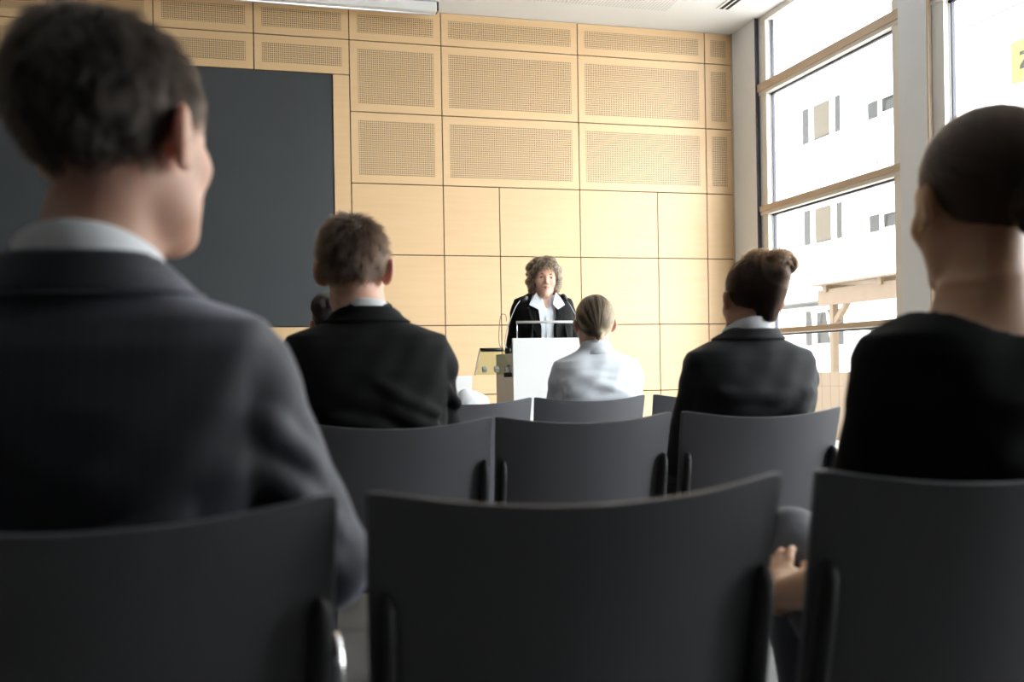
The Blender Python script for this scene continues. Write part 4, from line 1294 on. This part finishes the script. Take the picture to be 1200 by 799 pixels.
# ---- the speaker, standing behind the lectern and facing the room
a = Person((1.838, 6.02, 0), math.radians(180 - 3), 'woman with wavy grey-brown hair in black jacket speaking at the lectern', sz=1.376, W=0.187, stand=True,
           head=(0.0, 0.025, 1.513), yaw=math.radians(-4), roll=math.radians(-3), hs=0.97, female=True, skin=m_skin_fair,
           arms=[dict(E=(-0.195, -0.03, 1.07), Wr=(-0.16, 0.20, 1.08), hdir=(0.3, 1, 0)), dict(E=(0.195, -0.03, 1.07), Wr=(0.16, 0.20, 1.08), hdir=(-0.3, 1, 0))])
a.body(fine=0.0028, hfine=0.0045, curl=0.35)
a.eyes()
for sx in (-1, 1):
    pts = [a.to_person(np.array([p]))[0] for p in ((sx * 0.016, 0.0875, 0.019), (sx * 0.030, 0.0865, 0.0245), (sx * 0.046, 0.074, 0.020))]
    MB().tube(bez(pts, 5), 0.0034, 8).build('eyebrow', m_brow, a.root, smooth=True)
F = Field(axis(-0.03, 0.03, 0.0015), axis(0.08, 0.11, 0.0015), axis(-0.08, -0.04, 0.0015))
for sx in (-1, 1):
    F.add(cap((0, 0.0935, -0.0565), (sx * 0.024, 0.0850, -0.0605), 0.0050, 0.0025), 0.003)
    F.add(cap((0, 0.0930, -0.0655), (sx * 0.022, 0.0850, -0.0615), 0.0054, 0.0025), 0.003)
V, Q = F.mesh(1)
np_object('lips', a.to_person(V), Q, m_lip, a.root)
def open_front(F):
    X, Y, Z = (q.astype(np.float64) for q in F.ax)
    X, Y, Z = X[:, None, None], Y[None, :, None], Z[None, None, :]
    w = np.maximum(np.abs(X - 0.004) - (0.048 + np.clip((Z - 1.25) * 0.30, -0.01, 0.03)), -(Y - 0.02))
    F.d = np.maximum(F.d, -w).astype(np.float32)
j = a.top(m_blacksuit, step=0.005, vneck=False, extra=open_front, zlo=0.78, seam=0.008, off=0.004, noise=0.001,
          folds=[([(0.10, 0.118, 1.24), (0.11, 0.122, 1.12), (0.105, 0.125, 1.0)], 0.008, 0.012), ([(-0.10, 0.118, 1.24), (-0.115, 0.122, 1.12), (-0.11, 0.125, 1.0)], 0.008, 0.012)])
# lapels lie on the jacket front
yf = lambda x, z: float(np.interp(z, [1.0, 1.13, 1.22, 1.29, 1.35, 1.40], [0.130, 0.128, 0.119, 0.106, 0.088, 0.060])) - 0.45 * max(0, abs(x) - 0.05) ** 1.2
for sx in (-1, 1):
    O = [(0.060, 1.425), (0.083, 1.385), (0.125, 1.325), (0.108, 1.318), (0.116, 1.305), (0.085, 1.19), (0.050, 1.10), (0.047, 1.20), (0.052, 1.29)]
    vs = [(sx * x + 0.004, yf(x, z) + 0.004, z) for x, z in O] + [(sx * x + 0.004, yf(x, z) + 0.011, z) for x, z in O]
    n = len(O)
    fs = [tuple(range(n)) if sx < 0 else tuple(range(n - 1, -1, -1)), tuple(range(2 * n - 1, n - 1, -1)) if sx < 0 else tuple(range(n, 2 * n))]
    fs += [(i, i + n, (i + 1) % n + n, (i + 1) % n) if sx > 0 else (i, (i + 1) % n, (i + 1) % n + n, i + n) for i in range(n)]
    MB().add(vs, fs).build('lapel', m_blacksuit, j)
sh_ = a.top(m_shirtb, name='shirt', step=0.007, off=-0.007, vneck=False, neck_cut=True, zlo=0.86, short=0.3, noise=0.001,
            extra=lambda F: F.sub(cap((0, 0.085, 1.335), (0, 0.055, 1.45), 0.010, 0.040), 0.004, pad=0.1))
MB().add([(-0.010, 0.1125, 0.9), (0.012, 0.1125, 0.9), (0.012, 0.108, 1.20), (0.012, 0.1025, 1.275), (-0.010, 0.1025, 1.275), (-0.010, 0.108, 1.20), (-0.010, 0.1175, 0.9), (0.012, 0.1175, 0.9), (0.012, 0.113, 1.20), (0.012, 0.1065, 1.275), (-0.010, 0.1065, 1.275), (-0.010, 0.113, 1.20)],
         [(0, 5, 4, 3, 2, 1)[::-1], (6, 11, 10, 9, 8, 7)]).build('placket', m_shirtb, sh_)
for z in (1.25, 1.18, 1.11, 1.04):
    y = float(np.interp(z, [0.9, 1.20, 1.31], [0.118, 0.1135, 0.103]))
    MB().tube([(0.001, y - 0.001, z), (0.001, y + 0.002, z)], 0.0045, 10).build('button', m_white, sh_, smooth=True)
# open wing collar lying over the jacket
a.shirt_collar(m_shirtb, sh_, top=0.100, h=0.045, r=0.007, drop=0.045, open_=62, spread=0.9)
for sx in (-1, 1):
    O = [(0.035, 0.083, 1.352), (0.060, 0.055, 1.425), (0.088, 0.055, 1.395), (0.112, 0.078, 1.348), (0.060, 0.104, 1.318)]
    vs = [(sx * x, y + 0.012, z) for x, y, z in O] + [(sx * x, y + 0.018, z + 0.002) for x, y, z in O]
    n = len(O)
    fs = [tuple(range(n)), tuple(range(2 * n - 1, n - 1, -1))] + [(i, (i + 1) % n, (i + 1) % n + n, i + n) for i in range(n)]
    MB().add(vs, fs).build('collar_wing', m_shirtb, sh_)
a.bottoms(m_trouser)
r3 = np.random.default_rng(5)
blobs = []
for k in range(90):
    th = r3.uniform(-math.pi, math.pi); z = r3.uniform(-0.085, 0.118)
    rr = math.sqrt(max(0.02, 1 - ((z - 0.02) / 0.125) ** 2))
    x, y = 0.091 * rr * math.sin(th), -0.02 - 0.092 * rr * math.cos(th)
    if y > 0.040 and z < 0.070: continue
    if y > 0.02 and z < -0.07: continue
    if z > 0.10: x *= 0.8
    blobs.append(('add', ell((x, y, z), (r3.uniform(.016, .026), r3.uniform(.016, .026), r3.uniform(.014, .024))), 0.012))
for x, y, z in ((0.0, 0.02, 0.126), (-0.03, 0.015, 0.120), (0.03, 0.01, 0.118), (0.0, -0.03, 0.125), (-0.045, 0.066, 0.085), (-0.02, 0.075, 0.083), (0.01, 0.076, 0.082), (0.035, 0.070, 0.070), (0.055, 0.056, 0.058), (-0.064, 0.048, 0.062), (0.073, 0.030, 0.03), (-0.075, 0.030, 0.03), (0.078, 0.02, -0.01), (-0.079, 0.02, -0.01), (0.078, 0.015, -0.045), (-0.078, 0.015, -0.045), (0.072, 0.012, -0.075), (-0.070, 0.012, -0.072)):
    blobs.append(('add', ell((x, y, z), (0.021, 0.018, 0.018)), 0.01))
def face_clear(X, Y, Z):
    """keep the face and neck free of hair"""
    face = 1 - np.sqrt((X / 0.067) ** 2 + ((Y - 0.09) / 0.09) ** 2 + ((Z + 0.022) / 0.094) ** 2)
    neck = 1 - np.sqrt((X / 0.058) ** 2 + ((Y + 0.005) / 0.075) ** 2 + np.minimum(0, Z + 0.03) ** 2 / 0.4 ** 2 + np.maximum(0, Z + 0.03) ** 2 / 0.03 ** 2)
    return np.maximum(face * 0.06, neck * 0.05)
sp_ = scalp('grey_brown_scalp', (0.06, 0.04, 0.026))
P_ = grown(0.014) + blobs
wf_ = from_point((0.02, 0.0, 0.15), (0, -0.1, -0.35))
ho = a.hair(sp_, hairmat('grey_brown_hair', (0.105, 0.07, 0.043), 0.3), P_, face_clear, wf_, 9000, 0.05, seg=12, lift=0.010, rad=0.0006, noise=0.35, wave=0.9, step=0.0045, box=0.2)
a.hair(sp_, hairmat('ash_blond_hair', (0.52, 0.40, 0.28), 0.3), P_, face_clear, wf_, 2600, 0.05, seg=12, lift=0.012, rad=0.0006, noise=0.35, wave=0.9, step=0.0045, box=0.2, sub_name='hair_highlights', on=ho, dens=lambda fc: (np.sin(fc[:, 0] * 120 + fc[:, 2] * 90) > 0.2) * 1.0)

# ---- crumpled napkin on the side table
F = Field(axis(-0.10, 0.10, 0.005), axis(-0.10, 0.10, 0.005), axis(-0.01, 0.16, 0.005))
F.add(ell((0, 0, 0.03), (0.085, 0.06, 0.050))); F.add(ell((-0.035, 0.0, 0.062), (0.045, 0.035, 0.040)), 0.02)
for k in range(9):
    t = k * 2.399
    F.add(cap((0.07 * math.cos(t), 0.05 * math.sin(t), 0.02), (0.02 * math.cos(t + 1), 0.02 * math.sin(t + 1), 0.078), 0.010, 0.005), 0.015)
F.cut(lambda X, Y, Z: 0.0015 - Z + 0 * X + 0 * Y)
V, Q = F.mesh(1)
o = np_object('napkin', V, Q, m_shirtw, None)
o.location = (1.178, 5.13, 0.768)
tag(o, 'crumpled white napkin lying on the side table beside the card', 'napkin')
